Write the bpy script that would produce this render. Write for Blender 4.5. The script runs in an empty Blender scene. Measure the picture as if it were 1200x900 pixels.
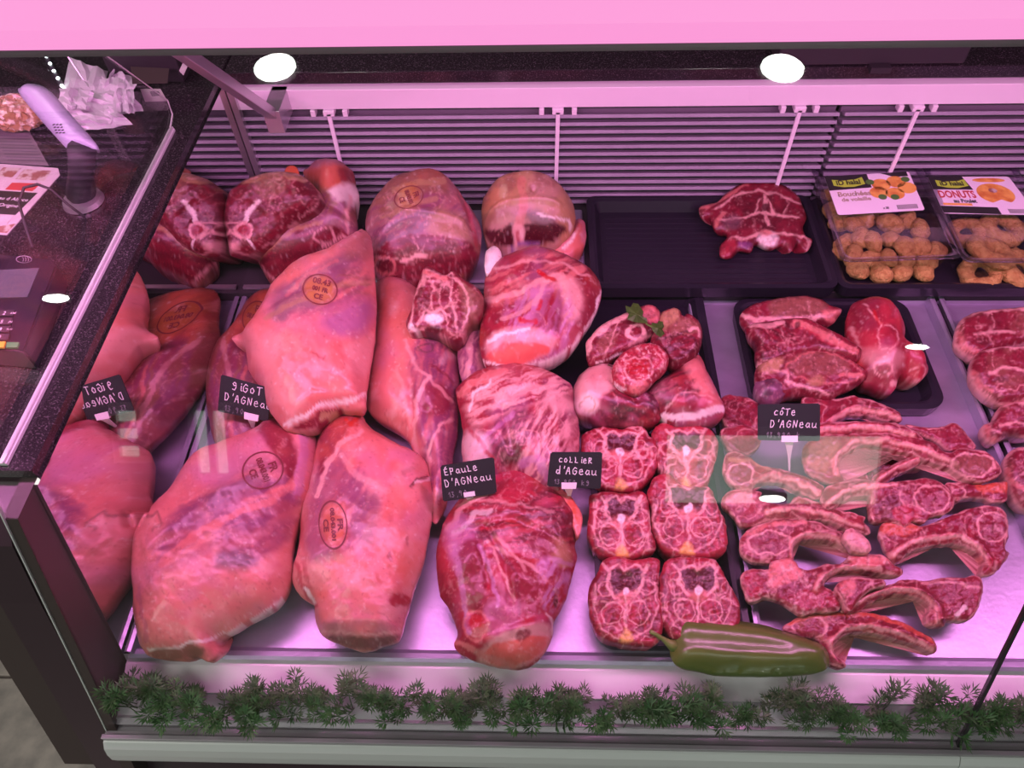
import bpy, bmesh, math, random, zlib
import numpy as np
from mathutils import Vector, Matrix
from mathutils.geometry import delaunay_2d_cdt
from mathutils.bvhtree import BVHTree
sc = bpy.context.scene
COL = sc.collection
# ------------------------------------------------------------------ camera
F, PITCH, YAW, ROLL = 885.66, math.radians(52.358), math.radians(3.0005), math.radians(-2.187)
CAM = np.array([0, 0, 0.9])
_f = np.array([-math.sin(YAW)*math.cos(PITCH), math.cos(YAW)*math.cos(PITCH), -math.sin(PITCH)])
_r0 = np.array([math.cos(YAW), math.sin(YAW), 0.0]); _u0 = np.cross(_r0, _f)
_R = math.cos(ROLL)*_r0 + math.sin(ROLL)*_u0
_U = -math.sin(ROLL)*_r0 + math.cos(ROLL)*_u0
cd = bpy.data.cameras.new('camera'); cam = bpy.data.objects.new('camera', cd); COL.objects.link(cam)
cd.sensor_width = 36; cd.lens = F/1200*36; cd.clip_start = 0.01
cam.matrix_world = Matrix(((_R[0], _U[0], -_f[0], 0), (_R[1], _U[1], -_f[1], 0), (_R[2], _U[2], -_f[2], .9), (0, 0, 0, 1)))
sc.camera = cam
# ------------------------------------------------------------------ world, lights, exposure
w = bpy.data.worlds.new('world'); sc.world = w; w.use_nodes = True
w.node_tree.nodes['Background'].inputs[0].default_value = (.78, .82, .78, 1)
w.node_tree.nodes['Background'].inputs[1].default_value = .07
def area(name, loc, rot, sx, sy, power, col, spread=180):
    l = bpy.data.lights.new(name, 'AREA'); l.shape = 'RECTANGLE'; l.size = sx; l.size_y = sy
    l.energy = power; l.color = col; l.spread = math.radians(spread)
    o = bpy.data.objects.new(name, l); COL.objects.link(o); o.location = loc; o.rotation_euler = rot
    return o
area('canopy_lamp', (.1, .515, .642), (math.radians(16), 0, 0), 2.2, .05, 14.5, (1, .31, .78))
area('shop_ceiling_lamp', (.0, -1.7, 1.80), (math.radians(48), 0, 0), 3.0, .8, 16, (.93, 1, .93))
area('floor_fill', (-1.9, -.5, 1.8), (0, math.radians(-25), 0), .5, .8, 15, (1, .93, .88))  # fill light added to brighten the floor tiles, no fixture behind it
area('staff_side_lamp', (-1.1, 1.0, 1.6), (0, 0, 0), .6, .6, 6, (1, .8, .85))
sc.view_settings.view_transform = 'Standard'; sc.view_settings.look = 'None'
sc.view_settings.exposure = 0.14; sc.view_settings.gamma = 1; sc.view_settings.use_curve_mapping = False
# ------------------------------------------------------------------ pixel -> place helpers
def ray(x, y):
    x = np.asarray(x, float); y = np.asarray(y, float)
    return _f + np.multiply.outer((x-600)/F, _R) - np.multiply.outer((y-450)/F, _U)
def onp(x, y, p0, n):
    d = ray(x, y); t = np.dot(np.asarray(p0)-CAM, n)/(d @ np.asarray(n, float)); return CAM + d*t[..., None]
def onz(x, y, z): return onp(x, y, (0, 0, z), (0, 0, 1))
def ony(x, y, Y): return onp(x, y, (0, Y, 0), (0, 1, 0))
def onx(x, y, X): return onp(x, y, (X, 0, 0), (1, 0, 0))
def proj(P):
    v = P-CAM; w_ = v @ _f
    return np.stack([600+F*(v @ _R)/w_, 450-F*(v @ _U)/w_], -1)
# ------------------------------------------------------------------ object helpers
def tag(o, label=None, cat=None, group=None, kind=None):
    if label: o['label'] = label
    if cat: o['category'] = cat
    if group: o['group'] = group
    if kind: o['kind'] = kind
    return o
def thing(name, label, cat, loc=(0, 0, 0), group=None):
    o = bpy.data.objects.new(name, None); COL.objects.link(o); o.location = loc; o.empty_display_size = .01
    return tag(o, label, cat, group)
def adopt(o, parent):
    if parent is not None:
        o.parent = parent
        o.matrix_parent_inverse = Matrix.Translation(-Vector(parent.location))
def obj(name, bm, m, parent=None, smooth=False):
    me = bpy.data.meshes.new(name); bmesh.ops.recalc_face_normals(bm, faces=bm.faces[:]); bm.to_mesh(me); bm.free()
    if smooth: me.polygons.foreach_set('use_smooth', [True]*len(me.polygons))
    me.materials.append(m)
    o = bpy.data.objects.new(name, me); COL.objects.link(o); adopt(o, parent); return o
def raw(name, V, Fc, m, parent=None, smooth=False):
    me = bpy.data.meshes.new(name); me.from_pydata([tuple(map(float, v)) for v in V], [], [tuple(map(int, f)) for f in Fc])
    me.update()
    if smooth: me.polygons.foreach_set('use_smooth', [True]*len(me.polygons))
    me.materials.append(m)
    o = bpy.data.objects.new(name, me); COL.objects.link(o); adopt(o, parent); return o
def struct(o): o['kind'] = 'structure'; return o
def box(bm, lo, hi, M=None, bev=0):
    c = [(a+b)/2 for a, b in zip(lo, hi)]; s = [abs(b-a) for a, b in zip(lo, hi)]
    T = Matrix.Translation(c) @ Matrix.Diagonal((*s, 1))
    if M is not None: T = M @ T
    r = bmesh.ops.create_cube(bm, size=1, matrix=T)
    if bev:
        es = list({e for v in r['verts'] for e in v.link_edges})
        bmesh.ops.bevel(bm, geom=es, offset=bev, segments=2, affect='EDGES', profile=.5)
    return bm
def prism(bm, pts, axis, a, b):
    """extrude a closed profile along an axis; pts are the two other coordinates in order"""
    def mk(p, t):
        return {'x': (t, p[0], p[1]), 'y': (p[0], t, p[1]), 'z': (p[0], p[1], t)}[axis]
    A = [bm.verts.new(mk(p, a)) for p in pts]; B = [bm.verts.new(mk(p, b)) for p in pts]
    bm.faces.new(A); bm.faces.new(B[::-1]); n = len(pts)
    for i in range(n): bm.faces.new((A[i], A[(i+1) % n], B[(i+1) % n], B[i]))
    return bm
def tube(bm, pts, r, seg=6, cap=True):
    pts = [Vector(p) for p in pts]; rings = []
    rr = r if isinstance(r, (list, tuple)) else [r]*len(pts)
    for i, p in enumerate(pts):
        d = (pts[min(i+1, len(pts)-1)]-pts[max(i-1, 0)]).normalized()
        a = Vector((0, 0, 1)) if abs(d.z) < .9 else Vector((1, 0, 0))
        u = d.cross(a).normalized(); v = d.cross(u)
        rings.append([bm.verts.new(p+(u*math.cos(2*math.pi*k/seg)+v*math.sin(2*math.pi*k/seg))*rr[i]) for k in range(seg)])
    for A, B in zip(rings, rings[1:]):
        for k in range(seg): bm.faces.new((A[k], A[(k+1) % seg], B[(k+1) % seg], B[k]))
    if cap: bm.faces.new(rings[0]); bm.faces.new(rings[-1][::-1])
    return bm
def quad_plate(bm, c, th):
    """c = four world corners of the front face in order; thickness behind it"""
    c = [Vector(p) for p in c]; n = (c[1]-c[0]).cross(c[3]-c[0]).normalized()
    if n.dot(Vector(CAM)-c[0]) < 0: n = -n
    A = [bm.verts.new(p) for p in c]; B = [bm.verts.new(p-n*th) for p in c]
    bm.faces.new(A); bm.faces.new(B[::-1])
    for i in range(4): bm.faces.new((A[i], A[(i+1) % 4], B[(i+1) % 4], B[i]))
    return n
# ------------------------------------------------------------------ materials
def lin(c):
    c = np.asarray(c, float)/255
    return np.where(c <= .04045, c/12.92, ((c+.055)/1.055)**2.4)
def mat(name, col=(.5, .5, .5), rough=.5, metal=0, spec=.5, noise=None, bump=None, emis=None, coat=0, attr=None, sss=0):
    m = bpy.data.materials.new(name); m.use_nodes = True; nt = m.node_tree; b = nt.nodes['Principled BSDF']
    b.inputs['Base Color'].default_value = (*col, 1); b.inputs['Roughness'].default_value = rough
    b.inputs['Metallic'].default_value = metal; b.inputs['Specular IOR Level'].default_value = spec
    if coat: b.inputs['Coat Weight'].default_value = coat; b.inputs['Coat Roughness'].default_value = .12
    tc = nt.nodes.new('ShaderNodeTexCoord')
    src = None
    if attr:
        a = nt.nodes.new('ShaderNodeAttribute'); a.attribute_name = attr; src = a.outputs['Color']
        nt.links.new(src, b.inputs['Base Color'])
    if noise:   # (scale, colour2, amount-low, amount-high, stretch)
        s, c2, lo, hi = noise[:4]; st = noise[4] if len(noise) > 4 else (1, 1, 1)
        mp = nt.nodes.new('ShaderNodeMapping'); mp.inputs['Scale'].default_value = st
        nt.links.new(tc.outputs['Object'], mp.inputs[0])
        n = nt.nodes.new('ShaderNodeTexNoise'); n.inputs['Scale'].default_value = s; n.inputs['Detail'].default_value = 6
        nt.links.new(mp.outputs[0], n.inputs['Vector'])
        mr = nt.nodes.new('ShaderNodeMapRange'); mr.inputs[1].default_value = lo; mr.inputs[2].default_value = hi
        nt.links.new(n.outputs['Fac'], mr.inputs[0])
        mx = nt.nodes.new('ShaderNodeMix'); mx.data_type = 'RGBA'
        nt.links.new(mr.outputs[0], mx.inputs[0])
        mx.inputs[6].default_value = (*col, 1); mx.inputs[7].default_value = (*c2, 1)
        if src is not None: nt.links.new(src, mx.inputs[6])
        nt.links.new(mx.outputs[2], b.inputs['Base Color'])
    if bump:
        s, st_, d = bump
        n = nt.nodes.new('ShaderNodeTexNoise'); n.inputs['Scale'].default_value = s; n.inputs['Detail'].default_value = 4
        nt.links.new(tc.outputs['Object'], n.inputs['Vector'])
        bp = nt.nodes.new('ShaderNodeBump'); bp.inputs['Strength'].default_value = st_; bp.inputs['Distance'].default_value = d
        nt.links.new(n.outputs['Fac'], bp.inputs['Height']); nt.links.new(bp.outputs[0], b.inputs['Normal'])
    if sss:
        b.inputs['Subsurface Weight'].default_value = sss; b.inputs['Subsurface Radius'].default_value = (.004, .0015, .001)
        b.inputs['Subsurface Scale'].default_value = 1
    if emis:
        b.inputs['Emission Color'].default_value = (*emis[0], 1); b.inputs['Emission Strength'].default_value = emis[1]
    return m
def glass_mat(name, tint=(1, 1, 1), ior=1.5, rough=0.0, boost=1.0):
    m = bpy.data.materials.new(name); m.use_nodes = True; nt = m.node_tree; nt.nodes.clear()
    out = nt.nodes.new('ShaderNodeOutputMaterial'); mx = nt.nodes.new('ShaderNodeMixShader')
    t = nt.nodes.new('ShaderNodeBsdfTransparent'); t.inputs[0].default_value = (*tint, 1)
    g = nt.nodes.new('ShaderNodeBsdfGlossy'); g.inputs['Roughness'].default_value = rough
    fr = nt.nodes.new('ShaderNodeFresnel'); ge = nt.nodes.new('ShaderNodeNewGeometry')
    mr = nt.nodes.new('ShaderNodeMapRange'); mr.inputs[3].default_value = ior; mr.inputs[4].default_value = 1/ior
    nt.links.new(ge.outputs['Backfacing'], mr.inputs[0]); nt.links.new(mr.outputs[0], fr.inputs['IOR'])
    mu = nt.nodes.new('ShaderNodeMath'); mu.operation = 'MULTIPLY'; mu.inputs[1].default_value = boost; mu.use_clamp = True
    nt.links.new(fr.outputs[0], mu.inputs[0])
    nt.links.new(mu.outputs[0], mx.inputs[0]); nt.links.new(t.outputs[0], mx.inputs[1]); nt.links.new(g.outputs[0], mx.inputs[2])
    nt.links.new(mx.outputs[0], out.inputs[0]); return m
M = {}
M['steel'] = mat('brushed_steel', (.42, .40, .52), .36, .55, noise=(26, (.36, .35, .44), .40, .70, (1, 1.4, 1)), bump=(160, .3, .001))
M['steel_plain'] = mat('steel', (.6, .58, .6), .3, .8)
M['white_metal'] = mat('white_metal', (.80, .78, .80), .4)
M['slat'] = mat('grey_slat', (.31, .29, .35), .4, noise=(30, (.25, .23, .28), .3, .8, (1, 1, 4)))
M['grille_back'] = mat('grille_back', (.14, .12, .15), .6)
M['ledge_grey'] = mat('ledge_grey', (.30, .28, .30), .35, .3)
M['dark'] = mat('dark_void', (.035, .03, .035), .7)
M['mirror'] = mat('mirror', (.80, .78, .80), .015, 1)
M['granite'] = mat('black_granite', (.018, .015, .017), .14, noise=(520, (.11, .10, .105), .56, .70))
M['panel_dark'] = mat('dark_panel', (.045, .028, .034), .3)
M['panel_brown'] = mat('brown_panel', (.055, .040, .036), .5)
M['aluminium'] = mat('aluminium', (.66, .70, .67), .4, .15)
M['black_plastic'] = mat('black_plastic', (.014, .011, .02), .3, spec=.35)
M['black_matte'] = mat('black_matte', (.025, .022, .025), .55)
M['glass'] = glass_mat('clear_glass')
M['plastic_clear'] = glass_mat('clear_plastic', (.97, .96, .98), 1.46, .06, 1.0)
M['rim_plastic'] = glass_mat('rim_plastic', (.88, .85, .92), 1.5, .15, 3.0)
M['tile'] = mat('floor_tile', (.62, .54, .48), .5, noise=(25, (.30, .27, .25), .3, .8))
M['grout'] = mat('grout', (.2, .17, .16), .8)
M['wall'] = mat('wall_paint', (.25, .25, .25), .8)
M['canopy'] = mat('canopy_metal', (.20, .18, .19), .4, .5)
M['diffuser'] = mat('pink_lit_diffuser', (.30, .22, .26), .35, emis=((1, .30, .70), .80))
M['spot'] = mat('spot_lens', (1, 1, 1), .5, emis=((.95, 1, .93), 26))
M['pane'] = mat('added_glow_pane', (.3, .3, .3), .2, emis=((.80, 1, .86), 1.7))  # surface of the added glowing panels opposite the glass
M['chalk'] = mat('chalk_ink', (.86, .84, .86), .6)
M['chalk_grey'] = mat('chalk_grey', (.32, .30, .34), .6)
M['slate'] = mat('slate_card', (.018, .016, .022), .5)
M['clip'] = mat('white_clip', (.85, .83, .85), .4)
M['meat'] = mat('meat', rough=.33, spec=.5, attr='Col', noise=(260, (.5, .16, .13), .60, .95), bump=(260, .25, .0007))
M['cut'] = mat('cut_meat', rough=.36, spec=.5, attr='Col', noise=(420, (.50, .16, .15), .62, .95), bump=(340, .5, .0010))
M['bone'] = mat('bone', (.8, .62, .52), .4, noise=(200, (.6, .25, .22), .45, .8))
M['stamp'] = mat('stamp_ink', (.16, .025, .03), .6)
M['stamp_tint'] = mat('stamp_tint', (.50, .16, .06), .6)
M['leaf'] = mat('parsley_leaf', (.10, .22, .03), .5, noise=(150, (.06, .14, .02), .3, .7))
M['plastic_leaf'] = mat('plastic_parsley', (.035, .10, .035), .5, noise=(90, (.09, .20, .06), .3, .7))
M['pepper'] = mat('green_pepper', (.10, .16, .02), .34, noise=(14, (.055, .11, .015), .35, .75), coat=.3)
M['stem'] = mat('pepper_stem', (.15, .22, .04), .5)
M['fried'] = mat('fried_crumb', (.50, .36, .10), .8, noise=(130, (.34, .18, .04), .35, .68), bump=(260, 1, .004))
M['paper'] = mat('paper', (.62, .56, .56), .7, noise=(60, (.50, .44, .46), .4, .8))
M['print_grey'] = mat('print_grey', (.12, .11, .12), .7)
M['print_black'] = mat('print_black', (.02, .02, .02), .6)
M['print_red'] = mat('print_red', (.5, .06, .06), .6)
M['print_photo'] = mat('print_photo', (.30, .14, .10), .6, noise=(70, (.55, .5, .42), .45, .55))
M['lime'] = mat('lime_print', (.42, .72, .05), .5)
M['food_print'] = mat('food_print', (.85, .50, .10), .5, noise=(60, (.60, .22, .04), .4, .65))
M['green_print'] = mat('green_print', (.08, .22, .04), .5)
M['label_white'] = mat('label_white', (.86, .84, .88), .35)
M['beige_print'] = mat('beige_print', (.42, .36, .24), .5)
M['lavender'] = mat('pale_plastic', (.42, .44, .56), .3)
M['lcd'] = mat('lcd', (.09, .10, .11), .15)
M['key_yellow'] = mat('key_yellow', (.8, .5, .03), .5)
M['key_green'] = mat('key_green', (.05, .3, .08), .5)
M['led'] = mat('led', (1, 1, 1), .5, emis=((.8, 1, .95), 6))
M['amber'] = mat('amber_wrap', (.45, .25, .12), .15, noise=(120, (.85, .75, .6), .5, .6))
# ------------------------------------------------------------------ numpy noise
def _h(i, j, k, s):
    n = (i*374761393 + j*668265263 + k*2147483647 + s*974634777) & 0xffffffff
    n = ((n ^ (n >> 13))*1274126177) & 0xffffffff
    return ((n ^ (n >> 16)) & 0xffffff)/float(0xffffff)
def vnoise(p, seed=0):
    i = np.floor(p).astype(np.int64); f = p-i; f = f*f*(3-2*f); r = 0
    if p.shape[-1] == 2:
        for a in (0, 1):
            for b in (0, 1):
                r = r + _h(i[..., 0]+a, i[..., 1]+b, 0*i[..., 0], seed)*(f[..., 0] if a else 1-f[..., 0])*(f[..., 1] if b else 1-f[..., 1])
    return r
def fbm(p, seed=0, o=4):
    r = 0; a = .5; t = 0
    for k in range(o): r = r+a*vnoise(p*2**k+k*17.3, seed+k); t += a; a *= .5
    return r/t
# palette, in the colours the pink-lit photo shows; turned into albedo by dividing the lamp colour out
LC = np.array([1.0, .52, .76])
def alb(c, k=.80):
    return np.clip((lin(c)/LC*k)**1.32*1.10, 0.003, .92)
PAL = {k: alb(v) for k, v in dict(F=(226, 112, 127), FL=(240, 145, 165), FP=(250, 180, 205), P=(158, 70, 112), PL=(205, 115, 165),
     M=(154, 36, 66), MD=(102, 19, 44), MB=(188, 50, 78), BR=(165, 88, 92), BD=(120, 62, 72), B=(244, 160, 180), R=(200, 16, 42),
     Y=(240, 150, 110), O=(222, 92, 82), G=(140, 90, 115), K=(50, 8, 22), V=(150, 84, 150), T=(196, 120, 112)).items()}
def seg_dist(P, pts, closed=False):
    pts = np.asarray(pts, float); A = pts; B = np.roll(pts, -1, 0)
    if not closed: A, B = pts[:-1], pts[1:]
    d = np.full(len(P), 1e9)
    for a, b in zip(A, B):
        ab = b-a; t = np.clip(((P-a) @ ab)/max(ab @ ab, 1e-9), 0, 1)
        d = np.minimum(d, np.hypot(*(P-a-t[:, None]*ab).T))
    return d
def inside(P, poly):
    poly = np.asarray(poly, float); r = np.zeros(len(P), bool); x, y = P[:, 0], P[:, 1]
    for (x0, y0), (x1, y1) in zip(poly, np.roll(poly, -1, 0)):
        c = (y0 > y) != (y1 > y)
        if y1 != y0: r ^= c & (x < (x1-x0)*(y-y0)/(y1-y0)+x0)
    return r
def smooth_loop(pts, step, jag=0, seed=0):
    pts = np.asarray(pts, float); n = len(pts); out = []
    for i in range(n):
        p0, p1, p2, p3 = pts[i-1], pts[i], pts[(i+1) % n], pts[(i+2) % n]
        L = np.hypot(*(p2-p1)); k = max(2, int(L/step)+1)
        for t in np.arange(k)/k:
            out.append(.5*((2*p1)+(-p0+p2)*t+(2*p0-5*p1+4*p2-p3)*t*t+(-p0+3*p1-3*p2+p3)*t**3))
    out = np.array(out)
    if jag: out = out+(np.stack([fbm(out*.13, seed+5, 3), fbm(out*.13, seed+9, 3)], -1)-.5)*2*jag
    # even spacing
    d = np.hypot(*(np.roll(out, -1, 0)-out).T); s = np.concatenate([[0], np.cumsum(d)]); N = max(12, int(s[-1]/step))
    o2 = np.vstack([out, out[:1]]); q = np.linspace(0, s[-1], N+1)[:-1]
    return np.stack([np.interp(q, s, o2[:, 0]), np.interp(q, s, o2[:, 1])], -1)
def apply_paint(P, col, ops, seed):
    """P photo coordinates of the vertices; ops colour the surface's own fat, muscle and bone"""
    wob = np.stack([fbm(P*.10, seed+31, 3), fbm(P*.10, seed+47, 3)], -1)-.5
    Pw = P+wob*7
    for op in ops:
        k = op[0]
        if k == 's':      # stroke: pts, width, colour, alpha
            _, pts, wd, c, a = op[:5]
            d = seg_dist(Pw, pts); m = np.clip((wd/2+.7-d)/1.4, 0, 1)
            m *= .6+.8*fbm(P*.12, seed+3, 2); m = np.clip(m, 0, 1)*a
        elif k == 'o':    # closed outline stroke
            _, pts, wd, c, a = op[:5]
            d = seg_dist(Pw, smooth_loop(pts, 4), True); m = np.clip((wd/2+.7-d)/1.4, 0, 1)*a
        elif k == 'e':    # ellipse: cx, cy, rx, ry, colour, alpha, soft
            _, cx, cy, rx, ry, c, a, so = op
            q = np.hypot((Pw[:, 0]-cx)/rx, (Pw[:, 1]-cy)/ry); m = np.clip((1-q)/so+.5, 0, 1)*a
        elif k == 'r':    # ring
            _, cx, cy, rx, ry, wd, c, a = op
            q = np.hypot((Pw[:, 0]-cx)/rx, (Pw[:, 1]-cy)/ry); m = np.clip((wd/2-np.abs(q-1)*min(rx, ry))/1+.5, 0, 1)*a
        elif k in 'pf':   # patch, or patch of fibres with a direction
            _, pts, c, a, so = op[:5]; lp = smooth_loop(pts, 6)
            d = seg_dist(Pw, lp, True); sg = np.where(inside(Pw, lp), d, -d); m = np.clip(sg/so+.5, 0, 1)*a
            if k == 'f':
                an = math.radians(op[5]); fr = op[6] if len(op) > 6 else .35
                Q = np.stack([(Pw[:, 0]*math.cos(an)-Pw[:, 1]*math.sin(an))*fr*.13, (Pw[:, 0]*math.sin(an)+Pw[:, 1]*math.cos(an))*fr], -1)
                m = m*np.clip((fbm(Q, seed+71, 3)-.36)*4.0, 0, 1)
        elif k == 'n':    # mottling: colour, alpha, scale, threshold
            _, c, a, s, th = op; m = np.clip((fbm(P*s, seed+int(s*999), 4)-th)*6, 0, 1)*a
        elif k == 'w':    # web of thin fat lines: colour, alpha, scale, width
            _, c, a, s, wd = op; q = np.abs(fbm(P*s, seed+int(s*777), 3)-.5); m = np.clip(1-q/wd, 0, 1)*a
        cc = PAL[c] if isinstance(c, str) else np.asarray(c)
        col += (cc-col)*np.clip(m, 0, 1)[:, None]
    return col
# ------------------------------------------------------------------ the meat builder
TRI = 0
def slab(name, outline, z, up, dn, tilt=(0, 0), s=1.8, edge=None, base='F', paint=(), bumps=(), jag=1.0, rough=.0007,
         material='meat', parent=None, at=None, under=.80, holes=()):
    """solid piece whose widest outline lies on a (tilted) plane at height z; domed or flat on top, tucked in below"""
    global TRI
    seed = zlib.crc32((name+str(outline[0])).encode()) % 9973
    lp = smooth_loop(outline, s*1.2, jag, seed); N = len(lp)
    x0, y0 = lp.min(0); x1, y1 = lp.max(0); g = []
    r = 0; y = y0
    while y < y1:
        xs = np.arange(x0+(s/2 if r % 2 else 0), x1, s); g.append(np.stack([xs, np.full(len(xs), y)], -1)); y += s*.866; r += 1
    g = np.vstack(g); g = g[inside(g, lp)]; g = g[seg_dist(g, lp, True) > s*.6]
    allp = np.vstack([lp, g])
    res = delaunay_2d_cdt([Vector(p) for p in allp], [], [list(range(N))], 1, 1e-4)
    P = np.array([tuple(v) for v in res[0]]); T = np.array([f for f in res[2] if len(f) == 3])
    if len(P) != len(allp):   # keep the loop indices the plain way
        lp_idx = [int(np.argmin(np.hypot(*(P-p).T))) for p in lp]
    else: lp_idx = list(range(N))
    c = lp.mean(0) if at is None else np.array(at)
    cz = onz(c[0], c[1], z); n = np.array([-tilt[0], -tilt[1], 1.0])
    W = onp(P[:, 0], P[:, 1], cz, n)
    d = seg_dist(P, lp, True); mx = d.max(); Rr = edge or mx
    e = np.clip(d/Rr, 0, 1); h = np.sqrt(np.clip(1-(1-e)**2.1, 0, 1))
    isb = np.zeros(len(P), bool); isb[lp_idx] = True; h[isb] = 0
    E = np.vstack([T[:, [0, 1]], T[:, [1, 2]], T[:, [2, 0]]])
    deg = np.bincount(E.ravel(), minlength=len(P)).astype(float)
    def lap(v, k):
        for _ in range(k):
            sm = np.bincount(E[:, 0], v[E[:, 1]], len(P))+np.bincount(E[:, 1], v[E[:, 0]], len(P))
            v = np.where(isb, v, sm/np.maximum(deg, 1))
        return v
    h = lap(h, 6 if edge else 26)*up
    inb = np.clip(d/6, 0, 1)
    for b in bumps:
        if len(b) == 4:
            bx, by, br, bh = b; h += bh*np.exp(-((P[:, 0]-bx)**2+(P[:, 1]-by)**2)/br**2)*inb
        else:             # ridge or groove: pts, width, height
            pts, br, bh = b; h += bh*np.exp(-(seg_dist(P, pts)/br)**2)*inb
    h += (fbm(P*.05, seed, 3)-.5)*rough*8*inb + (fbm(P*.25, seed+2, 2)-.5)*rough*(3 if material == 'cut' else 1)*inb
    nn = n/np.linalg.norm(n)
    V = W+np.outer(h, np.array([0, 0, 1.0]) if not edge else nn)
    PP = proj(V)
    def colour(PQ):
        col = np.tile(PAL[base] if isinstance(base, str) else base, (len(PQ), 1)).astype(float)
        col *= (.86+.28*fbm(PQ*.04, seed+21, 3))[:, None]
        if material == 'meat' and len(paint): auto = [('n', 'PL', .30, .022, .5), ('n', 'O', .25, .03, .54)]
        else: auto = [('n', 'MD', .35, .05, .5)]
        fine = [('w', 'FL', .30, .045, .016), ('w', 'M', .35, .03, .004), ('n', 'M', .55, .30, .74), ('n', 'FP', .35, .22, .70)] if material == 'meat' else [('n', 'MD', .35, .30, .52), ('n', 'FL', .35, .26, .68), ('w', 'FL', .3, .08, .015)]
        if not len(paint): fine = []
        return apply_paint(PQ, col, auto+list(paint)+fine, seed)
    C_ = colour(PP)
    # sides and underside
    rings = []; L = W[lp_idx]; cc = L.mean(0); prev = lp_idx; Vs = [V]; Cs = [C_]; Fs = [T]; cnt = len(V)
    Lc = C_[lp_idx]
    area2 = np.sum(L[:, 0]*np.roll(L[:, 1], -1)-L[:, 1]*np.roll(L[:, 0], -1))
    lv = np.array(lp_idx)
    for f, q in ((.35, 1-(1-under)*.12), (.75, 1-(1-under)*.5), (1.0, under)):
        R_ = L.copy(); R_[:, :2] = cc[:2]+(L[:, :2]-cc[:2])*q; R_ -= (np.array([0, 0, 1.0]) if not edge else nn)*dn*f
        ids = np.arange(cnt, cnt+len(L)); Vs.append(R_); Cs.append(Lc*(1)); cnt += len(L)
        a, b = np.array(prev), ids
        Fs.append(np.stack([a, b, np.roll(b, -1)], -1)); Fs.append(np.stack([a, np.roll(b, -1), np.roll(a, -1)], -1)); prev = ids
    mid = np.array([[cc[0], cc[1], R_[:, 2].mean()]]); Vs.append(mid); Cs.append(Lc.mean(0, keepdims=True))
    a = np.array(prev); Fs.append(np.stack([a, np.full(len(a), cnt), np.roll(a, -1)], -1))
    V = np.vstack(Vs); Cc = np.vstack(Cs); Fc = np.vstack(Fs); TRI += len(Fc)
    me = bpy.data.meshes.new(name); me.vertices.add(len(V)); me.vertices.foreach_set('co', V.ravel())
    me.loops.add(len(Fc)*3); me.loops.foreach_set('vertex_index', Fc.ravel().astype(np.int32))
    me.polygons.add(len(Fc)); me.polygons.foreach_set('loop_start', np.arange(0, len(Fc)*3, 3, dtype=np.int32))
    me.update(calc_edges=True); me.validate()
    bm = bmesh.new(); bm.from_mesh(me); bmesh.ops.recalc_face_normals(bm, faces=bm.faces[:]); bm.to_mesh(me); bm.free()
    me.polygons.foreach_set('use_smooth', [True]*len(me.polygons))
    ca = me.color_attributes.new('Col', 'FLOAT_COLOR', 'POINT')
    ca.data.foreach_set('color', np.hstack([np.clip(Cc, 0, 1), np.ones((len(Cc), 1))]).ravel())
    me.materials.append(M[material])
    o = bpy.data.objects.new(name, me); COL.objects.link(o); adopt(o, parent)
    return o
def meat(name, label, outline, z, up, dn, cat='meat', group=None, **k):
    return tag(slab(name, outline, z, up, dn, **k), label, cat, group)
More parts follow.
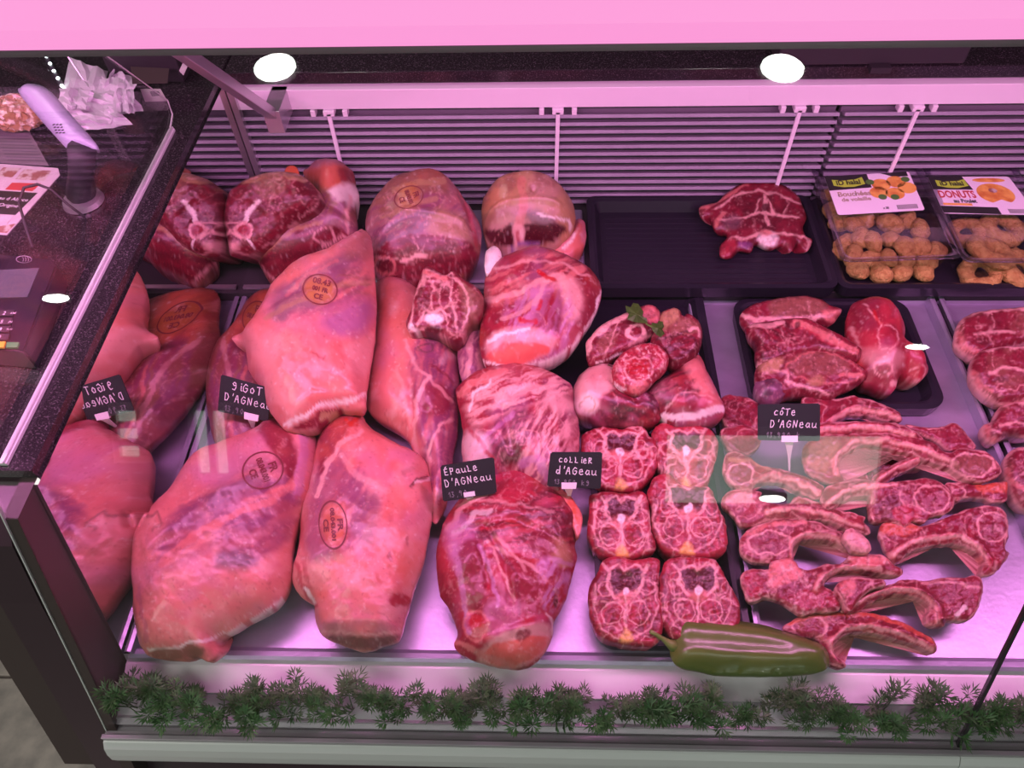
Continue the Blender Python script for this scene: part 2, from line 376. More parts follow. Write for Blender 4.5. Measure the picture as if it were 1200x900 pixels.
# ------------------------------------------------------------------ lettering
def text_bm(s, size, bm=None, M4=None, sx=1.0, shear=0, bold=0):
    cu = bpy.data.curves.new('t', 'FONT'); cu.body = s; cu.size = size; cu.align_x = 'CENTER'; cu.align_y = 'CENTER'; cu.resolution_u = 3
    cu.shear = shear; cu.offset = bold
    to = bpy.data.objects.new('t', cu); COL.objects.link(to)
    dg = bpy.context.evaluated_depsgraph_get(); me = bpy.data.meshes.new_from_object(to.evaluated_get(dg))
    bpy.data.objects.remove(to); bpy.data.curves.remove(cu)
    T = Matrix.Diagonal((sx, 1, 1, 1)); me.transform((M4 @ T) if M4 is not None else T)
    if bm is None: bm = bmesh.new()
    bm.from_mesh(me); bpy.data.meshes.remove(me); return bm
HAND = {  # simple pen strokes in a 1 x 1 box
 'g': [[(.8,.75),(.5,.9),(.25,.7),(.5,.5),(.8,.65),(.8,.3),(.6,.02),(.25,.1)]], 'i': [[(.5,.65),(.5,.15),(.65,.1)], [(.5,.85),(.55,.9)]],
 'G': [[(.85,.8),(.5,.95),(.15,.6),(.2,.15),(.6,.05),(.85,.3),(.85,.5),(.5,.5)]], 'o': [[(.5,.7),(.2,.5),(.25,.15),(.6,.1),(.8,.4),(.5,.7)]],
 'T': [[(.05,.9),(.95,.95)], [(.5,.92),(.45,.05)]], 'D': [[(.2,.95),(.2,.05),(.6,.1),(.85,.5),(.6,.9),(.15,.95)]], "'": [[(.5,1.05),(.4,.75)]],
 'A': [[(.1,.05),(.45,.9),(.6,.9),(.8,.05)], [(.2,.45),(.75,.42)]], 'N': [[(.15,.05),(.2,.95),(.75,.1),(.85,.95)]],
 'e': [[(.15,.4),(.8,.45),(.6,.75),(.25,.65),(.2,.2),(.5,.05),(.85,.15)]], 'a': [[(.8,.6),(.4,.65),(.15,.3),(.45,.08),(.75,.3),(.8,.6),(.8,.15),(.95,.08)]],
 'u': [[(.15,.65),(.2,.15),(.5,.08),(.8,.3),(.85,.65),(.82,.15),(1,.08)]], 'c': [[(.85,.6),(.5,.7),(.2,.4),(.35,.1),(.85,.12)]],
 'L': [[(.2,.9),(.35,.5),(.2,.12),(.8,.1)]], 'l': [[(.4,.95),(.4,.1),(.6,.1)]], 'R': [[(.2,.05),(.2,.9),(.7,.85),(.7,.6),(.2,.5),(.85,.1)]],
 'P': [[(.2,.05),(.2,.95),(.75,.85),(.7,.5),(.2,.45)]], 'E': [[(.8,.9),(.2,.9),(.2,.1),(.8,.08)], [(.2,.5),(.7,.5)], [(.4,1.05),(.7,1.2)]],
 'd': [[(.7,.5),(.3,.55),(.15,.2),(.5,.05),(.75,.3),(.8,1.05),(.8,.05)]], 'k': [[(.2,.95),(.2,.05)], [(.75,.65),(.2,.35),(.8,.05)]],
 '^': [[(-.75,.9),(-.5,1.1),(-.25,.9)]], '1': [[(.2,.6),(.5,.9),(.5,.05)]], '3': [[(.2,.85),(.7,.85),(.4,.5),(.75,.3),(.5,.05),(.15,.12)]],
 ',': [[(.4,.1),(.25,-.15)]], '9': [[(.75,.7),(.4,.9),(.25,.6),(.7,.55),(.75,.8),(.6,.05)]], '5': [[(.75,.9),(.3,.9),(.25,.5),(.7,.5),(.6,.1),(.2,.1)]],
 '0': [[(.5,.9),(.2,.5),(.5,.05),(.8,.5),(.5,.9)]], '/': [[(.2,.05),(.7,.95)]], ' ': []}
def handwrite(bm, s, x, y, size, M4, pen=.0007, adv=.74, slope=0):
    """letters as thin raised ribbons in the card's own plane"""
    for ch in s:
        if ch == '^':
            st = [[(a+0, b) for a, b in HAND['^'][0]]]
        else: st = HAND[ch]
        for line in st:
            pts = [Vector((x+px*size*.62, y+py*size, 0)) for px, py in line]
            for a, b in zip(pts, pts[1:]):
                d = (b-a); 
                if d.length < 1e-6: continue
                d.normalize(); nrm = Vector((-d.y, d.x, 0))*pen/2; a2, b2 = a-d*pen*.3, b+d*pen*.3
                v = [bm.verts.new(M4 @ (p+Vector((0, 0, t)))) for t in (.0001, .0004) for p in (a2+nrm, b2+nrm, b2-nrm, a2-nrm)]
                bm.faces.new(v[4:]); 
                for i in range(4): bm.faces.new((v[i], v[(i+1) % 4], v[4+(i+1) % 4], v[4+i]))
        if ch != '^': x += size*(adv if ch not in "i'l1," else adv*.6); y += slope*size*adv
    return x
def frame(c):
    """matrix whose x runs along the top edge and y up the card; origin at the lower left corner; c = tl,tr,br,bl"""
    tl, tr, br, bl = [Vector(p) for p in c]; ex = (br-bl).normalized(); n = ex.cross((tl-bl)).normalized(); ey = n.cross(ex)
    m = Matrix((ex, ey, n)).transposed().to_4x4(); m.translation = bl; return m, (br-bl).length, (tl-bl).length
def cam_plane_quad(q, z, lean=.6):
    """corners of a card whose centre is at height z, face turned towards the customer and leaning back"""
    c = np.mean(q, 0); p = onz(c[0], c[1], z); n = np.array([0, -math.cos(lean), math.sin(lean)])
    return [onp(a, b, p, n) for a, b in q]
# ------------------------------------------------------------------ stamps dropped onto a surface
def drop(bm, target, lift=.0006):
    me = target.data; n = len(me.vertices); co = np.empty(n*3); me.vertices.foreach_get('co', co); co = co.reshape(-1, 3)
    t = BVHTree.FromPolygons([tuple(c) for c in co], [tuple(p.vertices) for p in me.polygons])
    dl = []
    for v in bm.verts:
        o = Vector(CAM); d = (v.co-o).normalized(); h = t.ray_cast(o, d)
        if h[0] is None: dl.append(v)
        else: v.co = h[0]-d*lift
    if dl: bmesh.ops.delete(bm, geom=dl, context='VERTS')
def stamp(target, cx, cy, rx, ry, rot=0, z=.1, lines=('FR', '08.043.001', 'CE'), tint=False):
    bm = bmesh.new(); n = 64; ca, sa = math.cos(rot), math.sin(rot)
    def wp(u, v): x, y = u*rx, v*ry; return Vector(onz(cx+x*ca-y*sa, cy+x*sa+y*ca, z))
    A = [bm.verts.new(wp(math.cos(a), math.sin(a))) for a in np.linspace(0, 2*math.pi, n, endpoint=False)]
    B = [bm.verts.new(wp(.92*math.cos(a), .92*math.sin(a))) for a in np.linspace(0, 2*math.pi, n, endpoint=False)]
    for i in range(n): bm.faces.new((A[i], A[(i+1) % n], B[(i+1) % n], B[i]))
    tb = bmesh.new(); sizes = (.55, .42, .5)
    for k, (t, sz) in enumerate(zip(lines, sizes)):
        text_bm(t, sz, tb, Matrix.Translation((0, .52-.52*k, 0)), sx=.86 if k == 1 else 1, bold=.02)
    bmesh.ops.subdivide_edges(tb, edges=[e for e in tb.edges if e.calc_length() > .15], cuts=1)
    for v in tb.verts: v.co = wp(v.co.x*.85, -v.co.y*.95)
    me = bpy.data.meshes.new('x'); tb.to_mesh(me); tb.free(); bm.from_mesh(me); bpy.data.meshes.remove(me)
    drop(bm, target, .0009)
    return obj('stamp', bm, M['stamp'], target)
# ================================================================== THE SETTING
bm = bmesh.new(); box(bm, (-3.2, -2.9, -.90), (3.2, 2.2, -.86)); struct(obj('floor', bm, M['grout']))
fl = bpy.data.objects['floor']
tm = None
for i in range(-2, 0):
    for j in range(-1, 2):
        bm = bmesh.new(); x, y = -1.62+(i+2)*.6-.3, .498-.6+j*.6
        box(bm, (x+.003, y+.003, -.861), (x+.597, y+.597, -.85), bev=.002); obj('tile', bm, M['tile'], fl)
bm = bmesh.new(); box(bm, (-3.2, -2.95, -.86), (3.2, -2.85, 1.9)); struct(obj('wall_front', bm, M['wall']))
bm = bmesh.new(); box(bm, (-3.2, 2.1, -.86), (3.2, 2.2, 1.9)); struct(obj('wall_back', bm, mat('back_wall', (.06, .05, .055), .7)))
# glowing panels added opposite the counter so the front glass shows pale reflections
def refl(x, y, Yw=-2.8):
    d = ray(x, y); n = Vector((0, -1, .376)).normalized(); n = np.array(n); P0 = np.array([0, .208, -.04])
    H = CAM+d*(((P0-CAM) @ n)/(d @ n)); r = d-2*(d @ n)*n; return H+r*((Yw-H[1])/r[1])
def glow_panel(num, X0_, X1_, Z0_, Z1_, nx, nz):
    fr = thing('glow_panel_%d' % num, None, None, ((X0_+X1_)/2, -2.82, Z0_)); fr['kind'] = 'structure'
    b = bmesh.new(); t = .035
    for X in np.linspace(X0_, X1_, nx+1): box(b, (X-t/2, -2.85, Z0_-t/2), (X+t/2, -2.80, Z1_+t/2))
    for Z in np.linspace(Z0_, Z1_, nz+1): box(b, (X0_, -2.85, Z-t/2), (X1_, -2.805, Z+t/2))
    obj('glow_panel_frame', b, M['white_metal'], fr)
    for i in range(nx):
        for j in range(nz):
            b = bmesh.new(); dx, dz = (X1_-X0_)/nx, (Z1_-Z0_)/nz
            box(b, (X0_+i*dx+t/2, -2.84, Z0_+j*dz+t/2), (X0_+(i+1)*dx-t/2, -2.83, Z0_+(j+1)*dz-t/2)); obj('pane', b, M['pane'], fr)
a, b_ = refl(778, 520), refl(1018, 612)
glow_panel(1, a[0], b_[0]+.05, b_[2], a[2]+.06, 1, 1)
a, b_ = refl(222, 478), refl(272, 560)
glow_panel(2, a[0], b_[0], b_[2], a[2], 2, 1)
a, b_ = refl(130, 478), refl(168, 540)
glow_panel(3, a[0], b_[0], b_[2], a[2], 1, 3)
# track of spotlights that the top of the glass mirrors
for k, (px, py) in enumerate(((322, 79), (917, 80))):
    p = refl(px, py, -2.3)
    t = thing('ceiling_spotlight', 'round white spotlight mirrored at the %s of the front glass' % ('upper left' if k == 0 else 'upper right'), 'spotlight', tuple(p))
    b = bmesh.new(); T = Matrix.Translation(p) @ Matrix.Rotation(math.radians(-48), 4, 'X')
    bmesh.ops.create_cone(b, cap_ends=True, segments=48, radius1=.085, radius2=.085, depth=.01, matrix=T); obj('lens', b, M['spot'], t)
    b = bmesh.new(); bmesh.ops.create_cone(b, cap_ends=True, segments=48, radius1=.10, radius2=.115, depth=.14, matrix=T @ Matrix.Translation((0, 0, -.076))); obj('housing', b, M['black_matte'], t)
    b = bmesh.new(); tube(b, [(p[0], p[1]-.16, p[2]+.12), (p[0], p[1]-.16, 1.9)], .012); obj('hanger', b, M['black_matte'], t)
for k, (px, py, wd, wh) in enumerate(((65, 350, .135, .042), (1075, 407, .11, .026), (905, 585, .13, .034), (1105, 605, .07, .022))):  # small glowing discs added opposite to put oval glints in the glass
    p = refl(px, py, -2.75); t = thing('glint_disc', ('oval lamp glow mirrored over the card terminal', 'oval lamp glow mirrored at the corner of the small black tray', 'oval lamp glow mirrored over the chops below the cote card', 'small oval lamp glow mirrored over the right-hand chops')[k], 'lamp', tuple(p))
    b = bmesh.new(); bmesh.ops.create_cone(b, cap_ends=True, segments=40, radius1=.5, radius2=.5, depth=.01, matrix=Matrix.Translation(p) @ Matrix.Diagonal((wd, 1, wh, 1)) @ Matrix.Rotation(math.pi/2, 4, 'X')); obj('lens', b, M['spot'], t)
    b = bmesh.new(); box(b, (p[0]-wd*.6, p[1]-.10, p[2]-wh*.8), (p[0]+wd*.6, p[1]-.006, p[2]+wh*.8), bev=.004); obj('housing', b, M['black_matte'], t)
# ================================================================== THE DISPLAY CASE
X0, X1 = -.486, 1.25
case = thing('display_case', 'long refrigerated butcher display case with slanted front glass and pink lamp', 'display case', (.3, .6, -.85))
b = bmesh.new(); box(b, (X0-.02, .285, -.30), (X1, .86, -.006)); box(b, (X0-.02, .862, -.30), (X1, 1.1, .022)); obj('deck', b, M['dark'], case)
b = bmesh.new(); prism(b, [(.262, -.30), (.262, -.02), (.20, -.046), (.20, -.13), (.15, -.20), (.15, -.84), (.285, -.84), (.285, -.30)], 'x', X0-.02, X1); obj('front_panel', b, M['panel_dark'], case)
b = bmesh.new(); prism(b, [(.286, -.003), (.274, -.003), (.246, -.014), (.246, -.03), (.286, -.03)], 'x', X0, X1); obj('front_ledge', b, M['white_metal'], case)
b = bmesh.new(); prism(b, [(.2475, -.016), (.214, -.034), (.214, -.042), (.2475, -.042)], 'x', X0-.016, X1); obj('garland_ledge', b, M['ledge_grey'], case)
b = bmesh.new()
for y0, y1, z0, z1 in ((.219, .224, -.05, -.029), (.2045, .2135, -.05, -.040), (.198, .2035, -.05, -.034)): box(b, (X0-.018, y0, z0), (X1, y1, z1), bev=.0008)
obj('glass_channel', b, M['ledge_grey'], case)
pr = [(.2035, -.042), (.196, -.043), (.190, -.050), (.186, -.062), (.184, -.076), (.186, -.090), (.192, -.098), (.2035, -.10)]
for a, c in ((X0-.018, .4785), (.4795, X1)):
    b = bmesh.new(); prism(b, pr, 'x', a, c); o = obj('bumper_rail', b, M['aluminium'], case)
# end panel: dark body whose inner face carries the mirror
def yz(name, pts, x0, x1, m, bev=0):
    b = bmesh.new(); prism(b, pts, 'x', x0, x1)
    if bev: bmesh.ops.bevel(b, geom=b.edges[:], offset=bev, segments=2, affect='EDGES')
    return obj(name, b, m, case)
K = .376
def gy(z, off=0): return .208+K*(z+.04)+off
yz('mirror', [(.277, -.005), (gy(.266, .038), .266), (1.10, .266), (1.10, -.005)], X0-.004, X0, M['mirror'])
yz('end_panel', [(gy(-.1), -.10), (gy(.27), .266), (1.13, .266), (1.13, -.80), (.42, -.80), (.42, -.17), (gy(-.16), -.16)], X0-.02, X0-.0045, M['panel_brown'])
yz('end_panel_front', [(gy(-.15, .012), -.15), (gy(.16), .16), (gy(.235), .235), (gy(.262, .012), .262), (.6, .262), (.6, -.17), (.30, -.17)], -.55, X0-.021, M['panel_dark'])
yz('end_panel_cladding', [(gy(-.147, .024), -.147), (gy(.16, .012), .16), (gy(.20, .016), .20), (.6, .20), (.6, -.17), (.30, -.17)], -.60, -.5505, M['panel_brown'])
yz('plinth', [(.42, -.17), (1.0, -.17), (1.0, -.85), (.42, -.85)], -.60, X0-.0205, M['panel_dark'])
# granite on the end panel and the staff side
b = bmesh.new()
box(b, (-1.6, .37, .2665), (X0-.003, 1.60, .2795)); box(b, (X0-.002, 1.088, .256), (1.6, 1.6, .276), bev=.0015)
obj('granite_worktop', b, M['granite'], case)
b = bmesh.new(); box(b, (X0+.004, 1.078, .218), (X1, 1.10, .252), bev=.001); obj('white_fascia', b, M['white_metal'], case)
b = bmesh.new(); box(b, (.36, 1.085, .280), (.64, 1.2, .36), bev=.004); box(b, (.50, 1.075, .272), (.53, 1.09, .281)); tag(obj('till_box', b, M['black_matte']), 'black box standing on the back granite worktop above the fascia', 'box')
# back grille
gp = []
for gi, (ga, gb) in enumerate(((X0+.002, .478), (.486, X1))):
    b = bmesh.new(); box(b, (ga, 1.098, .03), (gb, 1.106, .219)); plate = obj('grille_panel', b, M['grille_back'], case)
    for k in range(13):
        z = .200-k*.0142
        b = bmesh.new(); T = Matrix.Translation((0, 1.083, z)) @ Matrix.Rotation(math.radians(-24), 4, 'X')
        box(b, (ga, -.0075, -.0030), (gb, .0125, .0030), T, bev=.001)
        s_ = obj('slat', b, M['slat'], plate)
    for px in ((384, 654, 938) if gi == 0 else (1076, 1330)):
        p = ony(px, 128, 1.075)
        b = bmesh.new(); box(b, (p[0]-.0032, 1.073, .030), (p[0]+.0032, 1.077, .212)); obj('slat_clip', b, M['white_metal'], plate)
        b = bmesh.new()
        for dx in (-.026, .026): box(b, (p[0]+dx-.004, 1.075, .206), (p[0]+dx+.004, 1.09, .217), bev=.001)
        box(b, (p[0]-.009, 1.073, .208), (p[0]+.009, 1.09, .217), bev=.001); obj('hook', b, M['white_metal'], plate)
b = bmesh.new(); box(b, (X0+.001, 1.070, .02), (X0+.011, 1.082, .258)); obj('corner_post', b, M['steel_plain'], case)
# support arm and canopy with its lamp
b = bmesh.new()
T = Matrix.Translation((-.405, 1.04, .232)); box(b, (-.013, -.02, -.018), (.013, .05, .02), T, bev=.001)
A_, B_ = Vector((-.406, 1.035, .235)), Vector((-.406, .62, .66)); d_ = (B_-A_)
ang = math.atan2(d_.z, d_.y); T = Matrix.Translation((A_+B_)/2) @ Matrix.Rotation(ang, 4, 'X'); box(b, (-.0075, -d_.length/2, -.0075), (.0075, d_.length/2, .0075), T, bev=.001)
obj('support_arm', b, M['steel_plain'], case)
b = bmesh.new(); box(b, (-1.3, .469, .6435), (1.4, .476, .648)); box(b, (-1.3, .474, .652), (1.4, .72, .657)); box(b, (-1.3, .52, .657), (1.4, .72, .80)); obj('canopy', b, M['canopy'], case)
b = bmesh.new(); prism(b, [(.466, .650), (.460, .666), (.462, .70), (.472, .74), (.50, .77), (.519, .78), (.519, .66), (.474, .650)], 'x', -1.3, 1.4); obj('lamp_diffuser', b, M['diffuser'], case, smooth=False)
# glass
def pane(xa, xb, top=.646, bot=-.045):
    b = bmesh.new(); t = .003
    prism(b, [(gy(bot), bot), (gy(top), top), (gy(top, t), top), (gy(bot, t), bot)], 'x', xa, xb); return obj('front_glass', b, M['glass'], case)
pane(-.502, .4775); pane(.4815, X1)
b = bmesh.new(); prism(b, [(gy(-.045, -.001), -.045), (gy(.646, -.001), .646), (gy(.646, .004), .646), (gy(-.045, .004), -.045)], 'x', .4776, .4814); obj('glass_seal', b, M['black_matte'], case)
b = bmesh.new(); prism(b, [(gy(-.045, -.0008), -.045), (gy(.646, -.0008), .646), (gy(.646, .0035), .646), (gy(-.045, .0035), -.045)], 'x', -.5034, -.5022); obj('glass_edge', b, M['aluminium'], case)
b = bmesh.new(); box(b, (-.522, .375, .2797), (-.5135, .93, .284), bev=.0006); box(b, (-.5165, .375, .284), (-.5148, .93, .287)); obj('side_glass_channel', b, M['aluminium'], case)
sg = [(.385, .287), (.925, .287), (.945, .295), (.948, .315), (.72, .60), (.505, .60)]
b = bmesh.new(); prism(b, sg, 'x', -.519, -.515); obj('side_glass', b, M['glass'], case)
b = bmesh.new(); tube(b, [(-.517, y+.001, z+.001) for y, z in sg[1:5]], .0011, 4); obj('side_glass_edge', b, M['aluminium'], case)
# ================================================================== TRAYS
def metal_tray(xa, xb, label):
    t = thing('steel_tray', label, 'tray', ((xa+xb)/2, .58, -.004))
    ya, yb, h = .283, .872, .014
    b = bmesh.new(); box(b, (xa+.008, ya+.006, -.0045), (xb-.008, yb-.008, -.0012)); obj('tray_floor', b, M['steel'], t)
    b = bmesh.new()
    prism(b, [(xa, h), (xa+.004, h+.0015), (xa+.008, h), (xa+.010, -.001), (xa+.007, -.001), (xa+.004, h-.002)], 'y', ya, yb)
    prism(b, [(xb, h), (xb-.004, h+.0015), (xb-.008, h), (xb-.010, -.001), (xb-.007, -.001), (xb-.004, h-.002)], 'y', ya, yb)
    for y0, s_ in ((ya, 1), (yb, -1)):
        prism(b, [(y0-.004*s_, .004), (y0, .006 if s_ > 0 else h), (y0+.006*s_, .005 if s_ > 0 else h), (y0+.012*s_, -.001), (y0+.007*s_, -.003)], 'x', xa+.003, xb-.003)
    obj('tray_rim', b, M['steel'], t)
    return t
metal_tray(-.484, .252, 'wide steel tray under the big lamb legs and shoulders')
metal_tray(.258, .634, 'scratched steel tray under the rib chops')
metal_tray(.641, 1.02, 'steel tray at the right edge holding loose steaks')
def rounded(x0, x1, y0, y1, r, n=5):
    out = []
    for cx, cy, a0 in ((x1-r, y1-r, 0), (x0+r, y1-r, 90), (x0+r, y0+r, 180), (x1-r, y0+r, 270)):
        for k in range(n+1): a = math.radians(a0+90*k/n); out.append((cx+r*math.cos(a), cy+r*math.sin(a)))
    return out
def black_tray(x0, x1, y0, y1, z, h, label, ribs=0, r=.02, name='serving_tray'):
    t = thing(name, label, 'tray', ((x0+x1)/2, (y0+y1)/2, z)); b = bmesh.new()
    spec = [(0, 0, r), (-.002, h, r), (.006, h+.0012, r), (.011, h-.001, r), (.020, .0035, r*.8)]
    loops = []
    for ins, zz, rr in spec:
        loops.append([b.verts.new((x, y, z+zz)) for x, y in rounded(x0+ins, x1-ins, y0+ins, y1-ins, max(rr-ins*.4, .004))])
    for A, B in zip(loops, loops[1:]):
        for i in range(len(A)): b.faces.new((A[i], A[(i+1) % len(A)], B[(i+1) % len(A)], B[i]))
    b.faces.new(loops[-1]); b.faces.new(loops[0][::-1]); obj('tray_body', b, M['black_plastic'], t)
    for k in range(ribs):
        yy = y0+.035+(y1-y0-.07)*k/(ribs-1)
        b = bmesh.new(); prism(b, [(yy-.003, z+.0035), (yy-.001, z+.0041), (yy+.001, z+.0041), (yy+.003, z+.0035)], 'x', x0+.03, x1-.03); obj('rib', b, M['black_plastic'], t)
    return t
black_tray(.088, .468, .845, 1.066, .030, .022, 'empty ribbed black tray with one double chop at the back', 13, .016)
black_tray(.475, 1.05, .850, 1.066, .026, .020, 'long black tray under the packs of breaded food', 0, .016)
black_tray(-.06, .262, .605, .868, .001, .026, 'black tray under the pile of lamb shanks and parsley', 0, .02)
black_tray(.0745, .248, .297, .600, .001, .024, 'narrow black tray holding six neck slices', 0, .02)
q = onz(np.array([868, 1072, 1085, 880]), np.array([352, 352, 474, 474]), .022)
black_tray((q[0][0]+q[3][0])/2-.003, (q[1][0]+q[2][0])/2+.006, q[2][1]-.005, q[0][1]+.003, .001, .02, 'small black tray with rounded corners under dark red steaks', 0, .028)
b = bmesh.new(); 
for xa, xb in ((-.48, -.30), (-.28, .085)): box(b, (xa, .868, .024), (xb, .876, .028))
tag(obj('shelf_strip', b, M['steel_plain']), 'thin bright steel strips along the step behind the big legs', 'strip')
b = bmesh.new(); box(b, (-.28, .88, .0235), (.08, 1.06, .030), bev=.003); tag(obj('steel_platter', b, M['steel']), 'pale steel platter under the two back joints with a cut face', 'platter')
# ================================================================== THE MEAT
# --- back row
o = meat('lamb_thigh', 'thigh joint with a round cut face and bone ring, nearest the mirror wall', [(264,242),(269,226),(283,213),(305,204),(330,201),(350,204),(365,215),(375,230),(372,245),(355,257),(337,267),(322,282),(310,292),(290,300),(272,300),(267,284),(263,262)],
 .138, .022, .10, tilt=(0, .75), edge=22, base='M', material='cut', under=.9, paint=[
 ('f', [(255,230),(290,206),(330,202),(370,225),(372,245),(320,280),(260,285)], 'MD', .5, 8, 30), ('s', [(258,228),(275,213),(305,206),(335,204),(356,210)], 9, 'T', .85), ('p', [(300,212),(330,206),(335,225),(306,232)], 'BR', .7, 4),
 ('w', 'FL', .35, .05, .03), ('s', [(303,235),(294,245),(287,259)], 5, 'FP', .95), ('s', [(256,262),(275,261),(288,258)], 2, 'FL', .8), ('r', 286, 270, 9, 9, 4, 'FL', .95), ('e', 286, 270, 7, 7, 'MB', .8, .5),
 ('s', [(262,280),(272,272),(280,280)], 3, 'FL', .9), ('e', 272, 290, 9, 6, 'FL', .8, .7), ('s', [(290,281),(299,291)], 3, 'FP', .9), ('o', [(256,262),(262,224),(305,205),(350,206),(373,232),(320,283),(290,298),(262,287)], 2, 'FL', .5)],
 bumps=[(345,235,22,.004), (275,240,16,.003), ([(300,235),(330,262),(360,250)], 4, -.002)], group=None)
slab('shank_tip', [(334,200),(339,194),(346,195),(350,202),(345,207),(337,206)], .165, .012, .02, base='O', parent=o)
o = meat('lamb_joint', 'back leg joint with orange knuckle and cut lower face, between thigh and stamped joint', [(355,202),(367,195),(390,194),(412,199),(417,215),(421,230),(417,242),(419,262),(417,282),(400,290),(375,310),(350,322),(322,332),(310,322),(303,305),(310,290),(337,270),(357,256),(370,240),(366,222)],
 .085, .045, .05, tilt=(0, .45), base='BR', paint=[
 ('p', [(355,200),(390,192),(414,199),(418,216),(392,220),(368,214)], 'O', .7, 6), ('p', [(396,196),(414,200),(417,214),(400,216)], 'M', .8, 4), ('p', [(385,222),(405,215),(420,222),(417,243),(400,238)], 'FP', .8, 5),
 ('f', [(372,225),(410,240),(417,270),(380,265),(355,258)], 'P', .8, 6, 60), ('s', [(412,230),(407,248),(408,270)], 4, 'FL', .7),
 ('p', [(303,304),(318,288),(345,272),(372,262),(398,268),(417,283),(398,292),(375,310),(350,322),(322,332),(310,322)], 'M', 1, 3), ('f', [(303,304),(345,272),(398,268),(375,310),(322,332)], 'MD', .6, 6, 20),
 ('s', [(305,302),(325,282),(352,266),(375,261)], 4, 'T', .8), ('r', 380, 277, 12, 9, 2, 'FL', .7), ('s', [(378,290),(390,282),(402,276),(412,280)], 4, 'FL', .85), ('s', [(385,292),(398,288)], 4, 'FL', .8), ('s', [(305,308),(312,322),(324,331)], 2, 'FL', .8)],
 bumps=[(390,235,18,.012), (340,300,22,.008), ([(330,275),(372,258),(410,268)], 5, -.006)])
o = meat('lamb_joint', 'back joint with round ink stamp on top and red cut face in front', [(457,217),(470,211),(495,207),(517,208),(532,217),(543,232),(553,245),(562,262),(564,278),(560,300),(547,320),(520,327),(480,331),(457,330),(438,320),(434,300),(433,285),(428,264),(431,247),(444,230)],
 .085, .05, .055, tilt=(0, .42), base='BR', paint=[
 ('f', [(445,230),(500,225),(540,240),(560,270),(500,275),(450,290),(432,262)], 'P', .85, 10, 35, .25), ('f', [(440,260),(480,245),(520,250),(470,285),(440,290)], 'G', .8, 8, 30, .25), ('s', [(462,222),(490,213),(520,212)], 8, 'T', .7), ('e', 479, 231, 13, 16, alb((205,110,60)), .5, .6),
 ('p', [(515,245),(545,255),(552,280),(520,276),(500,272)], 'T', .7, 10), ('s', [(448,255),(480,240),(510,232)], 5, 'T', .6),
 ('p', [(436,303),(448,287),(475,277),(510,276),(545,282),(560,297),(556,314),(530,325),(480,331),(440,320)], 'M', 1, 3), ('f', [(436,303),(475,277),(545,282),(556,314),(480,331)], 'MD', .6, 5, 10),
 ('r', 451, 311, 12, 10, 3, 'F', .8), ('s', [(472,306),(490,300),(500,300)], 5, 'FL', .9), ('w', 'FL', .3, .05, .02), ('s', [(440,302),(462,302),(475,306)], 2, 'FL', .7), ('s', [(484,278),(490,292)], 1.5, 'FL', .7), ('s', [(545,240),(556,268),(560,288)], 5, 'MB', .6)],
 bumps=[(495,245,40,.01), ([(438,298),(480,277),(545,282)], 4, .004), ([(540,240),(550,262),(553,280)], 3, -.006)])
stamp(o, 479, 231, 13, 18, 1.2, .11)
o = meat('lamb_saddle_joint', 'tan domed back joint with knuckle and two dark cut muscles facing front', [(565,240),(572,225),(588,213),(610,208),(635,208),(655,217),(668,232),(674,250),(674,262),(668,275),(655,288),(640,291),(600,291),(575,287),(566,272)],
 .09, .05, .06, tilt=(0, .42), base='T', paint=[
 ('n', 'BR', .7, .06, .5), ('s', [(610,212),(615,240),(610,262)], 10, 'F', .5), ('p', [(620,245),(640,250),(655,262),(625,262)], 'G', .8, 6), ('s', [(630,250),(650,255),(665,258),(668,270)], 3, 'FP', .8),
 ('p', [(567,268),(580,270),(595,264),(604,262),(602,287),(576,287)], 'MD', 1, 3), ('p', [(615,263),(640,262),(660,263),(664,270),(650,281),(630,288),(613,284)], 'MD', 1, 3), ('p', [(602,264),(614,264),(613,289),(602,288)], 'FL', .8, 3), ('s', [(606,272),(608,286)], 4, 'MB', .8), ('s', [(600,290),(612,287),(630,288)], 3, 'V', .7)],
 bumps=[(590,240,20,.004), ([(570,266),(610,261),(655,262)], 3, .004), (625,250,4,-.008)])
slab('knuckle', [(643,290),(655,283),(668,272),(675,258),(683,258),(687,270),(685,286),(675,295),(663,299),(650,296)], .06, .02, .035, base='F', parent=o, paint=[('s', [(660,290),(670,282),(678,268)], 4, 'FP', .8), ('n', 'O', .6, .09, .5)])
